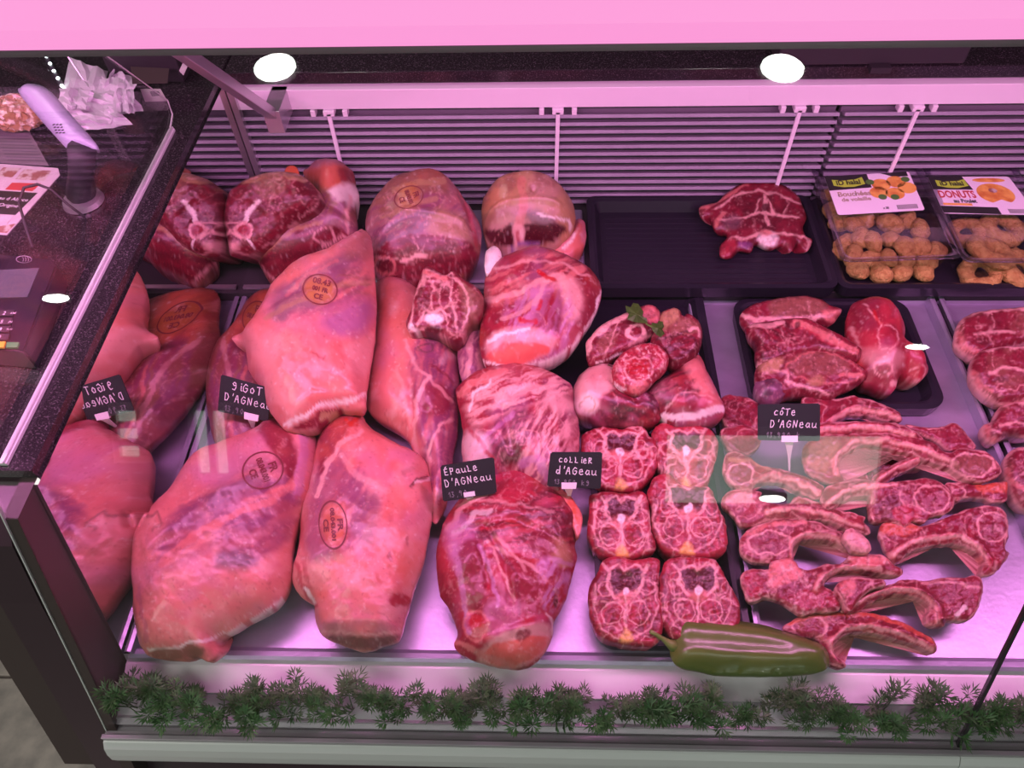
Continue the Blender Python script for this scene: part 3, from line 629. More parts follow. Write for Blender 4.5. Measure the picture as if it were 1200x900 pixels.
# --- big legs in front
o = meat('lamb_haunch', 'long leg half hidden behind the gigot price card, shank pointing to the front', [(296,345),(272,380),(252,402),(243,428),(241,460),(246,500),(258,535),(266,560),(276,565),(284,545),(300,520),(330,500),(370,480),(395,420),(380,360),(330,338)],
 .032, .035, .03, base='BR', paint=[('p', [(290,345),(340,340),(300,400),(262,410)], 'O', .6, 14), ('f', [(246,430),(290,400),(300,520),(255,540)], 'P', .9, 10, 75, .22), ('s', [(262,400),(270,450),(262,500)], 6, 'FL', .5), ('s', [(290,430),(275,470),(268,520)], 5, 'F', .7), ('n', 'M', .5, .05, .52), ('e', 300, 372, 16, 20, alb((170,90,45)), .6, .6)], bumps=[(280,440,22,.008), (262,490,12,.006)])
stamp(o, 300, 372, 16, 20, .3, .06)
o = meat('lamb_haunch', 'leg behind the neck piece with an oval muscle and a fat Y', [(442,330),(470,328),(488,338),(512,360),(533,385),(538,430),(537,500),(532,530),(529,560),(521,597),(509,614),(502,592),(500,548),(486,532),(478,515),(458,500),(437,487),(428,470),(430,440),(437,400),(438,360)],
 .04, .045, .038, base='F', paint=[('p', [(440,330),(485,336),(480,380),(442,385)], 'O', .35, 15), ('f', [(490,395),(533,400),(538,470),(530,560),(506,600),(496,520),(482,450)], 'P', .95, 8, 80, .25), ('p', [(486,400),(536,395),(536,540),(500,540),(478,460)], 'P', .45, 14), ('e', 507, 468, 23, 20, 'M', .8, .35), ('s', [(476,400),(488,432),(502,440),(515,455),(528,470)], 4, 'FL', .6), ('s', [(503,440),(486,470),(486,520),(496,550)], 5, 'FL', .7), ('s', [(530,490),(515,500),(503,530),(503,580)], 4, 'FL', .8),
 ('s', [(466,430),(472,460),(480,500)], 4, 'FL', .3), ('p', [(505,590),(520,580),(521,600),(510,614)], 'R', .4, 6), ('n', 'FP', .25, .05, .55), ('r', 500, 407, 9, 5, 2, 'BD', .7), ('s', [(505,428),(525,440),(530,450)], 3, 'M', .7)],
 bumps=[(507,468,18,.009), (460,400,30,.008), ([(486,470),(486,520),(500,560)], 4, -.004), ([(503,500),(510,560)], 5, -.005)])
o = meat('lamb_haunch', 'rear centre leg lying on the others, oval brown stamp near its top', [(424,268),(435,280),(438,310),(441,345),(440,380),(436,410),(432,435),(428,462),(427,476),(410,480),(395,482),(370,502),(340,505),(330,500),(315,480),(302,450),(292,435),(286,405),(271,396),(290,385),(305,362),(312,345),(326,328),(350,310),(375,300),(400,286),(415,275)],
 .105, .05, .05, tilt=(.05, .12), base='F', paint=[('n', 'FL', .4, .035, .5), ('p', [(318,366),(328,338),(360,318),(398,298),(420,300),(405,322),(395,345),(372,360),(345,365),(330,378)], 'G', .7, 8), ('f', [(318,362),(330,335),(375,312),(418,298),(432,325),(425,345),(380,365),(340,375)], 'P', .7, 12, 30, .2), ('s', [(335,345),(360,322),(395,305)], 4, 'F', .5), ('f', [(400,320),(432,318),(430,345),(400,340)], 'BR', .7, 8, 10), ('p', [(378,372),(410,352),(435,352),(434,385),(405,395),(382,388)], 'V', .6, 16), ('p', [(400,290),(428,272),(436,300),(410,305)], 'BR', .6, 10),
 ('s', [(312,372),(350,352),(392,335),(440,330)], 6, 'T', .55), ('e', 360, 432, 40, 45, 'O', .22, .9), ('s', [(395,405),(408,420),(420,440)], 10, 'MB', .22), ('e', 375, 339, 19, 16, alb((205,110,60)), .65, .5), ('s', [(366,414),(378,420),(382,416)], 1.3, 'M', .7), ('w', 'M', .35, .045, .006),
 ('p', [(341,503),(352,496),(376,482),(398,476),(400,483),(372,502)], 'M', 1, 3), ('p', [(374,487),(392,480),(394,486),(378,494)], 'T', .9, 2), ('s', [(334,498),(352,490),(378,474),(405,470),(428,463)], 5, 'FP', .9)],
 bumps=[(372,340,30,.008), (350,430,45,.010), ([(325,380),(380,362),(430,350)], 6, -.003), ([(345,500),(375,480),(420,470)], 4, .004)])
stamp(o, 375, 339, 21, 18, .25, .14, lines=('08.43', '001 FR', 'CE'))
A = [(217,545),(232,530),(267,516),(300,503),(306,495),(320,490),(334,500),(352,506),(369,505),(368,545),(363,580),(351,606),(343,640),(342,668),(337,692),(322,712),(300,724),(275,738),(254,752),(256,765),(244,775),(232,770),(215,774),(180,771),(165,757),(157,725),(155,687),(154,650),(157,630),(170,608),(185,590),(198,578)]
o = meat('lamb_haunch', 'largest leg, front left beside the mirror wall, round ink stamp near its top', A, .052, .052, .048, base='F', paint=[
 ('n', 'FL', .5, .03, .48), ('f', [(185,640),(205,600),(255,570),(300,545),(340,545),(352,580),(330,625),(295,655),(250,640),(215,655),(190,665)], 'P', .85, 18, 25, .16), ('p', [(186,640),(200,608),(240,580),(285,560),(322,562),(318,574),(270,592),(225,622),(200,650)], 'P', .72, 9), ('p', [(256,655),(262,625),(295,600),(338,578),(349,590),(338,630),(318,650),(290,662)], 'P', .75, 10), ('p', [(232,600),(270,540),(300,530),(318,560),(260,590)], 'G', .35, 14), ('s', [(190,660),(230,625),(280,600),(320,585),(350,560)], 9, 'F', .75), ('p', [(255,650),(285,645),(300,662),(270,668),(252,662)], 'G', .7, 12),
 ('p', [(301,503),(309,494),(320,490),(334,500),(345,520),(348,545),(342,565),(330,545),(312,522)], 'M', .9, 5), ('s', [(357,508),(354,540),(350,575)], 12, 'PL', .6), ('p', [(230,540),(265,520),(300,506),(306,530),(270,560),(232,570)], 'PL', .35, 14), ('s', [(262,620),(258,640),(268,655)], 2, 'M', .35), ('w', 'M', .35, .035, .006),
 ('n', 'O', .25, .03, .55), ('s', [(162,690),(166,720),(172,750)], 5, 'P', .4), ('s', [(175,763),(205,758),(240,752),(290,732),(330,704)], 4, 'FP', .8), ('p', [(178,772),(182,762),(232,757),(240,768),(215,774)], 'BR', .9, 3), ('p', [(255,755),(285,738),(330,712),(300,728),(262,748)], 'M', .7, 3), ('s', [(172,606),(185,600),(190,612),(178,622)], 3, 'BD', .5)],
 bumps=[(200,620,30,.006), (300,600,40,.007), (240,700,50,.006), ([(190,660),(280,600),(350,560)], 8, .003), ([(178,600),(186,615),(175,628)], 3, -.007), ([(348,500),(352,560),(340,620)], 4, -.003), (255,655,12,-.004)], rough=.0006)
stamp(o, 308, 551, 22, 25, 1.2, .1)
Bo = [(377,503),(387,494),(400,488),(414,486),(424,487),(433,500),(460,517),(487,530),(500,543),(504,560),(508,582),(505,613),(497,653),(483,697),(474,728),(467,750),(447,757),(425,763),(400,756),(378,745),(370,727),(368,710),(354,700),(343,683),(343,665),(350,640),(353,600),(360,577),(366,547),(371,520)]
o = meat('lamb_haunch', 'front leg with upright oval brown stamp and a small red flap low right', Bo, .05, .05, .046, base='F', paint=[
 ('n', 'FL', .45, .035, .5), ('p', [(358,612),(366,565),(388,538),(408,548),(432,585),(425,600),(398,590),(405,640),(385,655),(362,655)], 'P', .72, 10), ('p', [(415,590),(445,580),(440,620),(428,640),(412,620)], 'G', .5, 10), ('f', [(368,560),(385,520),(430,560),(440,620),(385,650)], 'P', .7, 14, 60, .18), ('p', [(376,503),(400,488),(420,487),(405,512),(388,532),(372,560)], 'M', .85, 6), ('s', [(405,492),(412,498),(422,490),(418,502)], 4, 'R', .9), ('s', [(425,505),(400,520),(382,545),(372,580)], 5, 'FL', .8),
 ('n', 'O', .3, .03, .54), ('s', [(400,535),(420,560),(455,575)], 7, 'FL', .4), ('s', [(352,610),(356,650),(362,690)], 6, 'MB', .4), ('s', [(348,660),(352,685),(368,708)], 6, 'MB', .7), ('s', [(356,690),(368,704)], 4, 'FP', .9), ('s', [(482,570),(490,562),(500,558)], 3, 'MD', .8), ('s', [(488,566),(505,560)], 3, 'FP', .6),
 ('w', 'M', .3, .04, .005), ('e', 390, 615, 15, 27, alb((215,100,65)), .6, .6), ('e', 457, 653, 3, 5, 'M', .6, .6), ('e', 478, 633, 2, 6, 'M', .5, .6), ('p', [(455,703),(463,694),(482,698),(484,706),(464,710)], 'MB', .95, 2), ('s', [(378,738),(410,742),(440,743),(468,738)], 3, 'FL', .7), ('p', [(380,746),(410,745),(445,746),(467,742),(464,752),(425,763),(400,756)], 'BD', .75, 3)],
 bumps=[(400,600,40,.006), (450,640,40,.006), (468,702,9,.004), ([(480,572),(492,562),(504,558)], 3, -.006), ([(374,560),(360,620),(362,690)], 6, -.002), ([(374,738),(420,741),(468,738)], 4, .002)], rough=.0006)
stamp(o, 390, 615, 29, 17, 1.5, .1)
# --- neck end and shoulders
o = meat('lamb_neck_end', 'squarish neck chunk lying on the leg and shoulder, white vertebra in its cut face', [(499,313),(520,322),(531,318),(545,328),(560,338),(567,352),(564,370),(552,378),(545,392),(536,399),(515,393),(495,388),(480,390),(476,378),(482,360),(488,338)],
 .12, .010, .055, tilt=(0, .35), edge=7, s=1.7, base='M', material='cut', under=.95, paint=[
 ('w', 'FL', .6, .06, .05), ('o', [(500,317),(520,325),(531,322),(528,350),(535,395),(495,386),(480,388),(486,352)], 2, 'FL', .8), ('s', [(498,318),(512,324),(522,326)], 5, 'F', .8), ('p', [(538,330),(566,350),(560,372),(545,388),(540,360)], 'BR', .8, 4), ('s', [(532,325),(545,340),(550,370),(540,392)], 2.5, 'FL', .8),
 ('e', 508, 374, 9, 8, 'FP', 1, .5), ('s', [(490,382),(500,362),(508,366),(518,360),(524,380)], 3, 'FL', 1), ('s', [(508,366),(506,345),(508,330)], 2, 'FL', .8), ('p', [(500,384),(518,384),(514,394),(500,390)], 'MD', .9, 2), ('s', [(480,382),(490,388)], 5, 'FP', .9), ('r', 522, 345, 7, 14, 1.5, 'FL', .6), ('f', [(488,340),(504,335),(502,365),(486,370)], 'MD', .6, 4, 90)],
 bumps=[(508,374,8,.003), ([(530,322),(545,345),(545,390)], 5, -.003)])
fib = lambda pts, c='FL', a=.6, an=0, fr=.4: ('f', pts, c, a, 8, an, fr)
slab_o = meat('lamb_trimming', 'dark strip of meat wedged between leg and the upper shoulder', [(541,385),(556,372),(568,375),(570,410),(566,440),(552,448),(540,440),(536,415)], .06, .02, .05, base='P', paint=[fib([(541,385),(568,375),(566,440),(540,440)], 'FL', .6, 80)])
S1 = [(570,322),(582,306),(605,296),(632,290),(660,297),(685,310),(700,326),(705,342),(701,360),(686,385),(670,406),(650,419),(625,427),(600,431),(580,434),(567,424),(562,405),(564,372),(567,345)]
o = meat('lamb_shoulder', 'round shoulder laid highest behind, pale disc at its lower left', S1, .10, .035, .05, tilt=(0, .12), base='M', s=1.7, paint=[
 ('n', 'MB', .6, .04, .45), fib([(570,325),(640,295),(690,315),(640,345),(572,355)], 'F', .8, 25, .3), ('s', [(580,315),(620,305),(660,310),(690,325)], 3, 'FL', .6), ('p', [(645,322),(675,330),(685,350),(678,375),(662,372),(655,350)], 'FL', .75, 10), ('s', [(570,352),(600,345),(640,328),(660,322)], 7, 'FL', .6), ('f', [(600,345),(660,340),(670,400),(620,420),(595,385)], 'PL', .8, 10, 65, .35), ('s', [(640,330),(630,350),(610,368),(590,372)], 6, 'FL', .55),
 ('p', [(686,330),(702,345),(695,370),(680,390),(682,350)], 'M', .8, 6), ('p', [(625,375),(645,340),(665,350),(650,385)], 'M', .5, 6), ('s', [(632,318),(640,326),(650,328)], 5, 'R', .9), ('s', [(634,352),(630,362)], 5, 'R', .8), ('s', [(610,374),(620,378),(628,376)], 4, 'R', .8), ('e', 650, 400, 10, 9, 'R', .45, .8),
 ('p', [(570,400),(590,385),(620,383),(646,392),(652,402),(632,420),(600,428),(576,424)], 'FL', .65, 5), ('p', [(572,414),(590,403),(625,401),(645,408),(626,421),(598,428),(574,423)], alb((225,85,95)), .95, 3), ('s', [(573,400),(590,390),(620,386)], 4, 'FP', .9), ('o', [(572,420),(600,431),(650,420),(686,386),(705,342)], 0, 'FL', 0), ('s', [(568,424),(600,431),(640,423),(672,404),(700,362),(704,340)], 3, 'FP', .8)],
 bumps=[(620,330,30,.006), (610,405,22,.005), ([(598,350),(612,372),(605,384)], 5, -.004), ([(655,345),(660,375),(655,395)], 5, -.004), (640,322,8,-.004)])
slab('bone_end', [(570,294),(578,288),(585,292),(588,303),(582,312),(570,320),(568,306)], .12, .012, .02, base='FP', parent=o)
S2 = [(534,458),(543,446),(560,436),(590,430),(625,429),(652,440),(670,452),(673,480),(678,495),(679,520),(675,540),(660,570),(640,575),(612,560),(585,560),(550,560),(541,532),(542,505),(536,470)]
o = meat('lamb_shoulder', 'middle shoulder with swirled muscle between upper and front shoulders', S2, .065, .045, .06, base='M', s=1.7, paint=[
 ('n', 'MB', .6, .04, .48), fib([(560,440),(640,435),(670,460),(600,480),(560,500),(545,480)], 'FL', .85, 20, .35), ('s', [(540,462),(552,450),(575,438),(592,435)], 9, 'F', .9), ('s', [(548,480),(555,460),(575,446)], 3, 'FP', .8), ('s', [(585,465),(610,455),(632,456),(650,450)], 8, 'FL', .75), ('p', [(640,455),(672,470),(670,480),(645,480)], 'FL', .75, 6), ('f', [(600,500),(640,470),(675,480),(678,540),(640,570),(590,545)], 'FL', .85, 10, 62, .35), ('f', [(575,500),(620,480),(610,540),(580,540)], 'MD', .7, 8, 50), ('s', [(600,485),(570,510),(555,520)], 5, 'PL', .7),
 ('p', [(585,520),(605,515),(612,535),(590,545)], 'MD', .7, 5), ('p', [(543,510),(562,505),(575,530),(560,560),(545,545)], 'FP', .6, 8), ('s', [(552,505),(566,520),(578,540),(588,556)], 5, 'MB', .8), ('s', [(610,545),(630,535),(640,560)], 10, 'PL', .7), ('w', 'FL', .35, .045, .03)],
 bumps=[(600,460,25,.005), ([(600,485),(640,465),(665,455)], 4, -.005), ([(590,500),(600,540)], 5, -.006), ([(625,490),(632,550)], 4, -.003), ([(650,485),(655,545)], 4, .003)])
S3 = [(511,655),(514,631),(522,609),(538,585),(556,570),(570,562),(584,553),(609,547),(625,558),(645,568),(664,583),(676,598),(682,607),(678,622),(674,640),(676,655),(668,685),(660,710),(649,730),(647,748),(636,768),(621,781),(603,784),(572,779),(540,767),(532,756),(536,741),(526,713),(515,695)]
o = meat('lamb_shoulder', 'front shoulder on steel beside the narrow black tray, fanned muscles', S3, .045, .045, .042, base='MB', s=1.7, paint=[
 ('n', 'M', .6, .035, .45), fib([(530,600),(570,565),(640,575),(675,610),(672,640),(600,640),(540,620)], 'MD', .75, 5, .3), ('p', [(570,565),(600,550),(618,556),(622,580),(590,590),(575,580)], 'MB', .8, 8), ('s', [(535,592),(560,585),(600,590),(650,600)], 4, 'FL', .4), ('s', [(526,620),(545,590),(570,575)], 8, 'FL', .55), ('s', [(530,630),(560,600),(575,598)], 6, 'FP', .45), ('p', [(522,620),(545,605),(560,630),(550,660),(530,665)], 'PL', .7, 10),
 ('p', [(540,640),(562,632),(570,660),(568,700),(555,715),(543,690)], 'M', .85, 6), ('s', [(533,640),(538,670),(545,710),(548,740)], 7, 'PL', .75), ('s', [(562,640),(575,670),(585,710)], 5, 'PL', .8), ('s', [(572,632),(590,670),(603,705)], 3, 'FL', .8), ('s', [(580,640),(605,670),(610,720)], 4, 'MD', .5), ('p', [(595,650),(630,668),(638,715),(612,718),(600,690)], 'M', .6, 8), ('s', [(575,640),(600,650),(625,665),(640,680)], 4, 'FL', .6), ('s', [(570,640),(585,634),(600,648)], 5, 'R', .5), ('s', [(584,632),(605,652),(618,670)], 3, 'FL', .5),
 ('p', [(642,628),(660,632),(672,648),(664,665),(645,655)], 'T', .7, 7), ('s', [(625,650),(650,655),(670,660)], 5, 'PL', .6), ('f', [(630,655),(668,670),(660,710),(640,715)], 'PL', .9, 6, 60), ('p', [(620,625),(645,620),(650,650),(625,650)], 'M', .8, 6), ('e', 651, 704, 3, 6, 'K', .8, .6),
 ('p', [(568,712),(598,700),(612,730),(600,742),(576,748)], 'PL', .35, 8), ('e', 558, 728, 11, 9, 'R', .65, .7), ('r', 557, 733, 14, 18, 3, 'F', .6), ('p', [(575,750),(600,738),(640,728),(647,745),(634,768),(603,783),(560,776)], 'FL', .8, 6), ('p', [(566,764),(590,752),(642,746),(634,766),(603,780),(575,777)], alb((228,92,98)), .9, 3), ('p', [(604,742),(618,738),(625,744),(610,752)], 'M', .85, 3), ('s', [(535,752),(560,765),(600,780)], 7, 'F', .9), ('s', [(640,720),(650,728),(648,745)], 3, 'FP', .7), ('w', 'FL', .25, .05, .02)],
 bumps=[(600,600,35,.005), (552,670,16,.006), (610,690,18,.005), ([(572,636),(592,675),(600,720)], 4, -.004), ([(560,640),(575,700)], 4, -.004), ([(525,640),(600,628),(665,650)], 5, -.003), (558,728,9,-.006), ([(560,765),(610,750),(645,735)], 6, .004), (651,704,4,-.005)])
slab('fat_flap', [(612,552),(630,556),(655,570),(672,586),(683,606),(678,628),(672,618),(660,600),(640,585),(618,570)], .06, .008, .04, base='O', parent=o, paint=[('n', 'F', .6, .06, .45)])
# --- pile in the black tray
T_ = .03
meat('lamb_shank', 'lower left shank piece with white knuckle end in the parsley pile', [(671,468),(675,447),(687,432),(702,424),(722,430),(737,448),(755,458),(775,470),(776,488),(760,496),(735,497),(710,497),(692,491),(676,484)], .06, .028, .04, base='M', paint=[
 ('n', 'MD', .8, .06, .45), ('p', [(672,480),(672,455),(690,430),(718,428),(722,452),(705,462),(700,480)], 'FL', .95, 6), ('e', 686, 474, 14, 11, 'FP', .7, .6), ('r', 688, 474, 9, 7, 1.5, 'T', .7), ('p', [(692,432),(715,430),(712,445),(690,448)], 'MB', .35, 8), ('f', [(718,450),(770,470),(770,494),(720,494)], 'K', .6, 6, -20), ('s', [(715,460),(740,475),(770,488)], 3, 'MB', .5)], bumps=[(688,470,12,.005), ([(715,458),(745,480)], 4, -.004)])
meat('lamb_shank', 'lower right shank piece with pale underside in the parsley pile', [(752,464),(770,447),(788,436),(802,424),(818,415),(829,435),(842,462),(849,477),(847,488),(825,496),(805,498),(790,496),(775,488),(760,476)], .062, .028, .04, base='M', paint=[
 ('p', [(800,428),(818,416),(830,437),(848,478),(836,480),(815,452)], 'F', .95, 6), ('f', [(760,455),(800,430),(820,465),(770,475)], 'MD', .8, 6, 20), ('e', 795, 471, 9, 7, 'MB', .8, .7), ('e', 826, 470, 12, 8, 'MB', .7, .7), ('s', [(778,488),(800,490),(845,478)], 9, 'FP', .85), ('s', [(780,478),(795,462),(815,460),(838,468)], 2, 'FL', .6), ('n', 'FL', .3, .09, .55)], bumps=[(800,450,18,.005)])
meat('lamb_steak', 'upper left leg steak with a fat rim at the top of the parsley pile', [(687,412),(688,400),(700,385),(715,375),(735,366),(750,360),(762,357),(772,363),(775,378),(765,392),(755,402),(740,410),(725,418),(706,426),(690,427)], .088, .012, .03, tilt=(0, .25), edge=8, base='M', material='cut', s=1.4, paint=[
 ('s', [(687,412),(692,396),(715,378),(740,366)], 7, 'FL', .95), ('s', [(700,424),(720,418),(728,414)], 2.5, 'FP', .9), ('p', [(704,395),(722,385),(716,410),(700,416)], 'BR', .6, 4), ('s', [(724,378),(716,400),(706,418)], 1.5, 'FL', .6), ('r', 745, 390, 10, 8, 3.5, 'FL', .9), ('e', 745, 390, 6, 5, 'M', .6, .5), ('e', 762, 368, 10, 9, 'F', .8, .6), ('e', 762, 368, 6, 5, 'M', .6, .6), ('s', [(738,404),(752,398),(768,392)], 3, 'FL', .8), ('w', 'FL', .3, .06, .03)])
meat('lamb_steak', 'upper right leg steak, darker and folded, beside the parsley sprig', [(768,380),(776,366),(790,361),(797,363),(800,372),(806,368),(820,378),(823,395),(820,410),(812,420),(797,432),(784,430),(772,412),(763,400)], .086, .014, .03, tilt=(0, .2), edge=9, base='M', material='cut', s=1.4, paint=[
 ('p', [(773,368),(795,361),(797,372),(785,385),(775,388)], 'T', .85, 4), ('p', [(797,372),(820,378),(818,388),(785,394)], 'BR', .8, 4), ('s', [(770,398),(795,392),(812,386)], 2.5, 'MD', .8), ('s', [(806,386),(818,384),(820,395)], 3, 'FL', .8), ('r', 800, 402, 16, 9, 2, 'MD', .7), ('f', [(770,400),(820,390),(815,420),(785,428)], 'MD', .6, 5, 20)])
meat('lamb_steak', 'round bone-in shank slice in the middle of the parsley pile', [(717,435),(722,422),(737,408),(757,402),(772,405),(783,417),(782,432),(771,441),(762,452),(747,462),(735,460),(722,452)], .098, .010, .03, tilt=(0, .2), edge=7, base='MB', material='cut', s=1.4, paint=[
 ('e', 748, 432, 15, 12, 'R', .55, .7), ('r', 748, 432, 17, 14, 2, 'FL', .6), ('n', 'B', .7, .35, .6), ('s', [(766,408),(776,420),(774,436)], 1.5, 'FL', .7), ('s', [(772,406),(780,420),(779,432)], 1.5, 'FL', .6), ('p', [(742,448),(756,445),(762,452),(748,462),(738,460)], 'F', .9, 3), ('s', [(722,452),(730,456)], 4, 'FP', .8), ('s', [(722,424),(728,440),(732,452)], 2, 'FL', .5)])
# parsley
t = thing('parsley_sprig', 'fresh parsley sprig with two leaves on top of the shank pile', 'herb', tuple(onz(760, 385, .11)))
def leaf(pts, z, parent, up=.004):
    lp = np.array(pts, float); c = lp.mean(0); b = bmesh.new(); cv = b.verts.new(onz(c[0], c[1], z+up)); vs = [b.verts.new(onz(x, y, z+.002*math.sin(i*2.1))) for i, (x, y) in enumerate(lp)]
    for i in range(len(vs)): b.faces.new((cv, vs[i], vs[(i+1) % len(vs)]))
    ex = bmesh.ops.solidify(b, geom=b.faces[:], thickness=.0006); return obj('leaf', b, M['leaf'], parent)
leaf([(733,358),(739,360),(742,355),(748,356),(751,361),(754,365),(753,371),(758,373),(759,378),(756,379),(748,378),(742,377),(735,374),(737,368),(734,365)], .115, t)
leaf([(764,378),(770,379),(772,376),(777,377),(778,383),(776,386),(779,391),(774,395),(769,392),(765,388),(763,383)], .112, t)
leaf([(707,428),(713,427),(717,429),(715,432),(710,434),(707,432)], .075, t)
b = bmesh.new(); tube(b, [onz(x, y, .113) for x, y in ((744,368),(752,374),(758,380),(764,383),(770,384))], .0012); obj('stalk', b, M['leaf'], t)
# --- back black tray
meat('lamb_chop', 'double saddle chop alone on the ribbed black tray', [(820,242),(840,237),(850,227),(865,217),(877,212),(890,214),(907,214),(922,219),(935,229),(940,240),(945,255),(941,267),(945,277),(952,281),(947,294),(940,291),(935,284),(927,295),(917,287),(905,291),(890,285),(884,286),(880,294),(865,292),(855,301),(844,300),(844,288),(852,278),(848,271),(838,270),(833,258),(832,253),(821,254)],
 .056, .006, .018, tilt=(0, .10), edge=5, jag=.6, s=1.6, base='M', material='cut', paint=[('n', 'MD', .5, .06, .5), ('s', [(822,243),(850,230),(877,216)], 4, 'F', .8), ('s', [(838,245),(860,230),(890,222),(915,228),(938,240)], 2.5, 'FL', .9), ('s', [(842,258),(865,256),(890,250),(912,252),(935,255)], 2.5, 'FL', .9), ('s', [(898,228),(896,245),(900,262)], 4, 'FL', .9), ('s', [(890,232),(886,250),(906,250),(900,232)], 2, 'FL', .9), ('e', 897, 243, 3.5, 5, 'MD', .9, .4),
 ('e', 900, 280, 11, 10, 'FP', .95, .4), ('s', [(855,280),(875,278),(895,272),(920,274),(940,278)], 3, 'FL', .9), ('s', [(840,262),(848,250)], 5, 'F', .8), ('e', 858, 260, 10, 8, 'G', .5, .8), ('p', [(846,286),(862,278),(860,298),(846,300)], 'MB', .7, 3), ('p', [(868,282),(882,283),(878,294),(866,290)], 'V', .5, 3), ('s', [(918,252),(925,240),(920,230)], 1.5, 'FL', .6), ('s', [(941,277),(950,284),(946,292)], 4, 'FL', .8), ('e', 898, 272, 6, 4, 'F', .8, .6)])
# --- small black tray
meat('lamb_chop', 'dark topmost steak at the back left of the small black tray', [(867,370),(880,358),(905,351),(925,348),(945,347),(962,351),(973,358),(986,362),(982,372),(970,382),(940,380),(905,384),(885,392),(872,385)], .05, .010, .03, tilt=(0, .3), edge=6, s=1.7, base='M', material='cut', paint=[('p', [(905,352),(945,347),(972,360),(940,372),(908,374)], 'BR', .75, 4), ('s', [(870,370),(885,376),(910,372),(950,374),(985,364)], 5, 'FL', .85), ('s', [(950,374),(948,352)], 1.5, 'FL', .5), ('p', [(962,366),(985,362),(975,380)], 'F', .8, 3)])
meat('lamb_chop', 'ribbed steak in the middle of the stack on the small black tray', [(875,385),(890,378),(930,373),(950,375),(975,388),(1000,402),(1010,412),(1002,425),(985,422),(960,418),(930,420),(905,430),(893,432),(886,420),(885,402)], .062, .012, .04, tilt=(0, .22), edge=7, s=1.7, base='M', material='cut', paint=[('f', [(885,385),(925,378),(930,420),(890,430)], 'MD', .8, 5, -35), ('s', [(878,380),(895,382),(915,378)], 6, 'FL', .8), ('s', [(932,378),(950,385),(975,398),(1003,412)], 9, 'F', .8), ('s', [(935,382),(960,395),(985,408)], 3, 'MB', .8), ('e', 935, 381, 4, 4, 'K', .7, .5), ('w', 'FL', .5, .06, .04), ('s', [(886,425),(895,430)], 5, 'FL', .8)])
meat('lamb_chop', 'lowest front steak with yellowish fat ear on the small black tray', [(887,430),(900,418),(925,412),(960,410),(985,415),(1005,427),(1017,440),(1005,452),(985,462),(970,470),(950,466),(925,465),(905,470),(890,462),(884,445)], .05, .012, .03, tilt=(0, .2), edge=7, s=1.7, base='M', material='cut', paint=[('p', [(925,420),(960,411),(990,420),(995,436),(960,440),(930,438)], 'BR', .6, 5), ('o', [(926,425),(960,412),(998,424),(1010,440),(980,448),(930,440)], 2, 'F', .6), ('p', [(888,430),(905,420),(920,418),(915,432),(895,438)], 'T', .85, 5), ('e', 957, 446, 10, 6, 'T', .7, .6), ('s', [(920,445),(945,452),(970,462)], 4, 'FL', .8), ('s', [(985,440),(1005,438),(1012,442)], 5, 'F', .8), ('s', [(905,432),(922,436),(925,450)], 3, 'FL', .7), ('w', 'FL', .4, .07, .03)])
meat('kidney', 'dark shiny round kidney peeping out under the steaks on the small black tray', [(884,452),(893,440),(908,440),(921,449),(920,462),(905,470),(892,466)], .05, .015, .03, base='MD', paint=[('n', 'K', .6, .08, .5)])
meat('lamb_knuckle', 'smooth red leg end with cut knuckle bones, right side of the small black tray', [(1003,354),(1020,350),(1040,356),(1055,370),(1061,385),(1060,400),(1073,405),(1082,418),(1088,433),(1078,446),(1066,442),(1058,437),(1052,445),(1050,455),(1042,459),(1025,452),(1010,448),(1003,430),(996,405),(992,380),(995,362)], .05, .03, .04, tilt=(0, .1), s=1.8, base='MB', paint=[('n', 'M', .8, .04, .42), ('s', [(1012,355),(1025,370),(1032,380)], 2, 'FL', .7), ('s', [(1025,365),(1030,378)], 4, 'R', .8), ('o', [(1030,385),(1042,380),(1052,395),(1045,408),(1030,405)], 1.5, 'FL', .7), ('p', [(1008,412),(1030,405),(1055,410),(1060,425),(1040,440),(1015,425)], 'FL', .45, 8), ('s', [(997,385),(1003,400),(1008,410)], 4, 'FL', .6), ('e', 1036, 424, 8, 7, 'FL', .8, .5), ('e', 1035, 433, 9, 7, 'M', .8, .5), ('r', 1035, 432, 11, 9, 1.5, 'FL', .8), ('p', [(1068,432),(1084,428),(1084,440),(1070,444)], 'MB', .8, 2), ('o', [(1068,432),(1086,430),(1078,446),(1066,441)], 1.5, 'FL', .7), ('e', 1048, 450, 5, 4, 'FL', .9, .5)], bumps=[(1030,370,22,.006), (1040,425,14,.005), (1075,425,9,.004)])
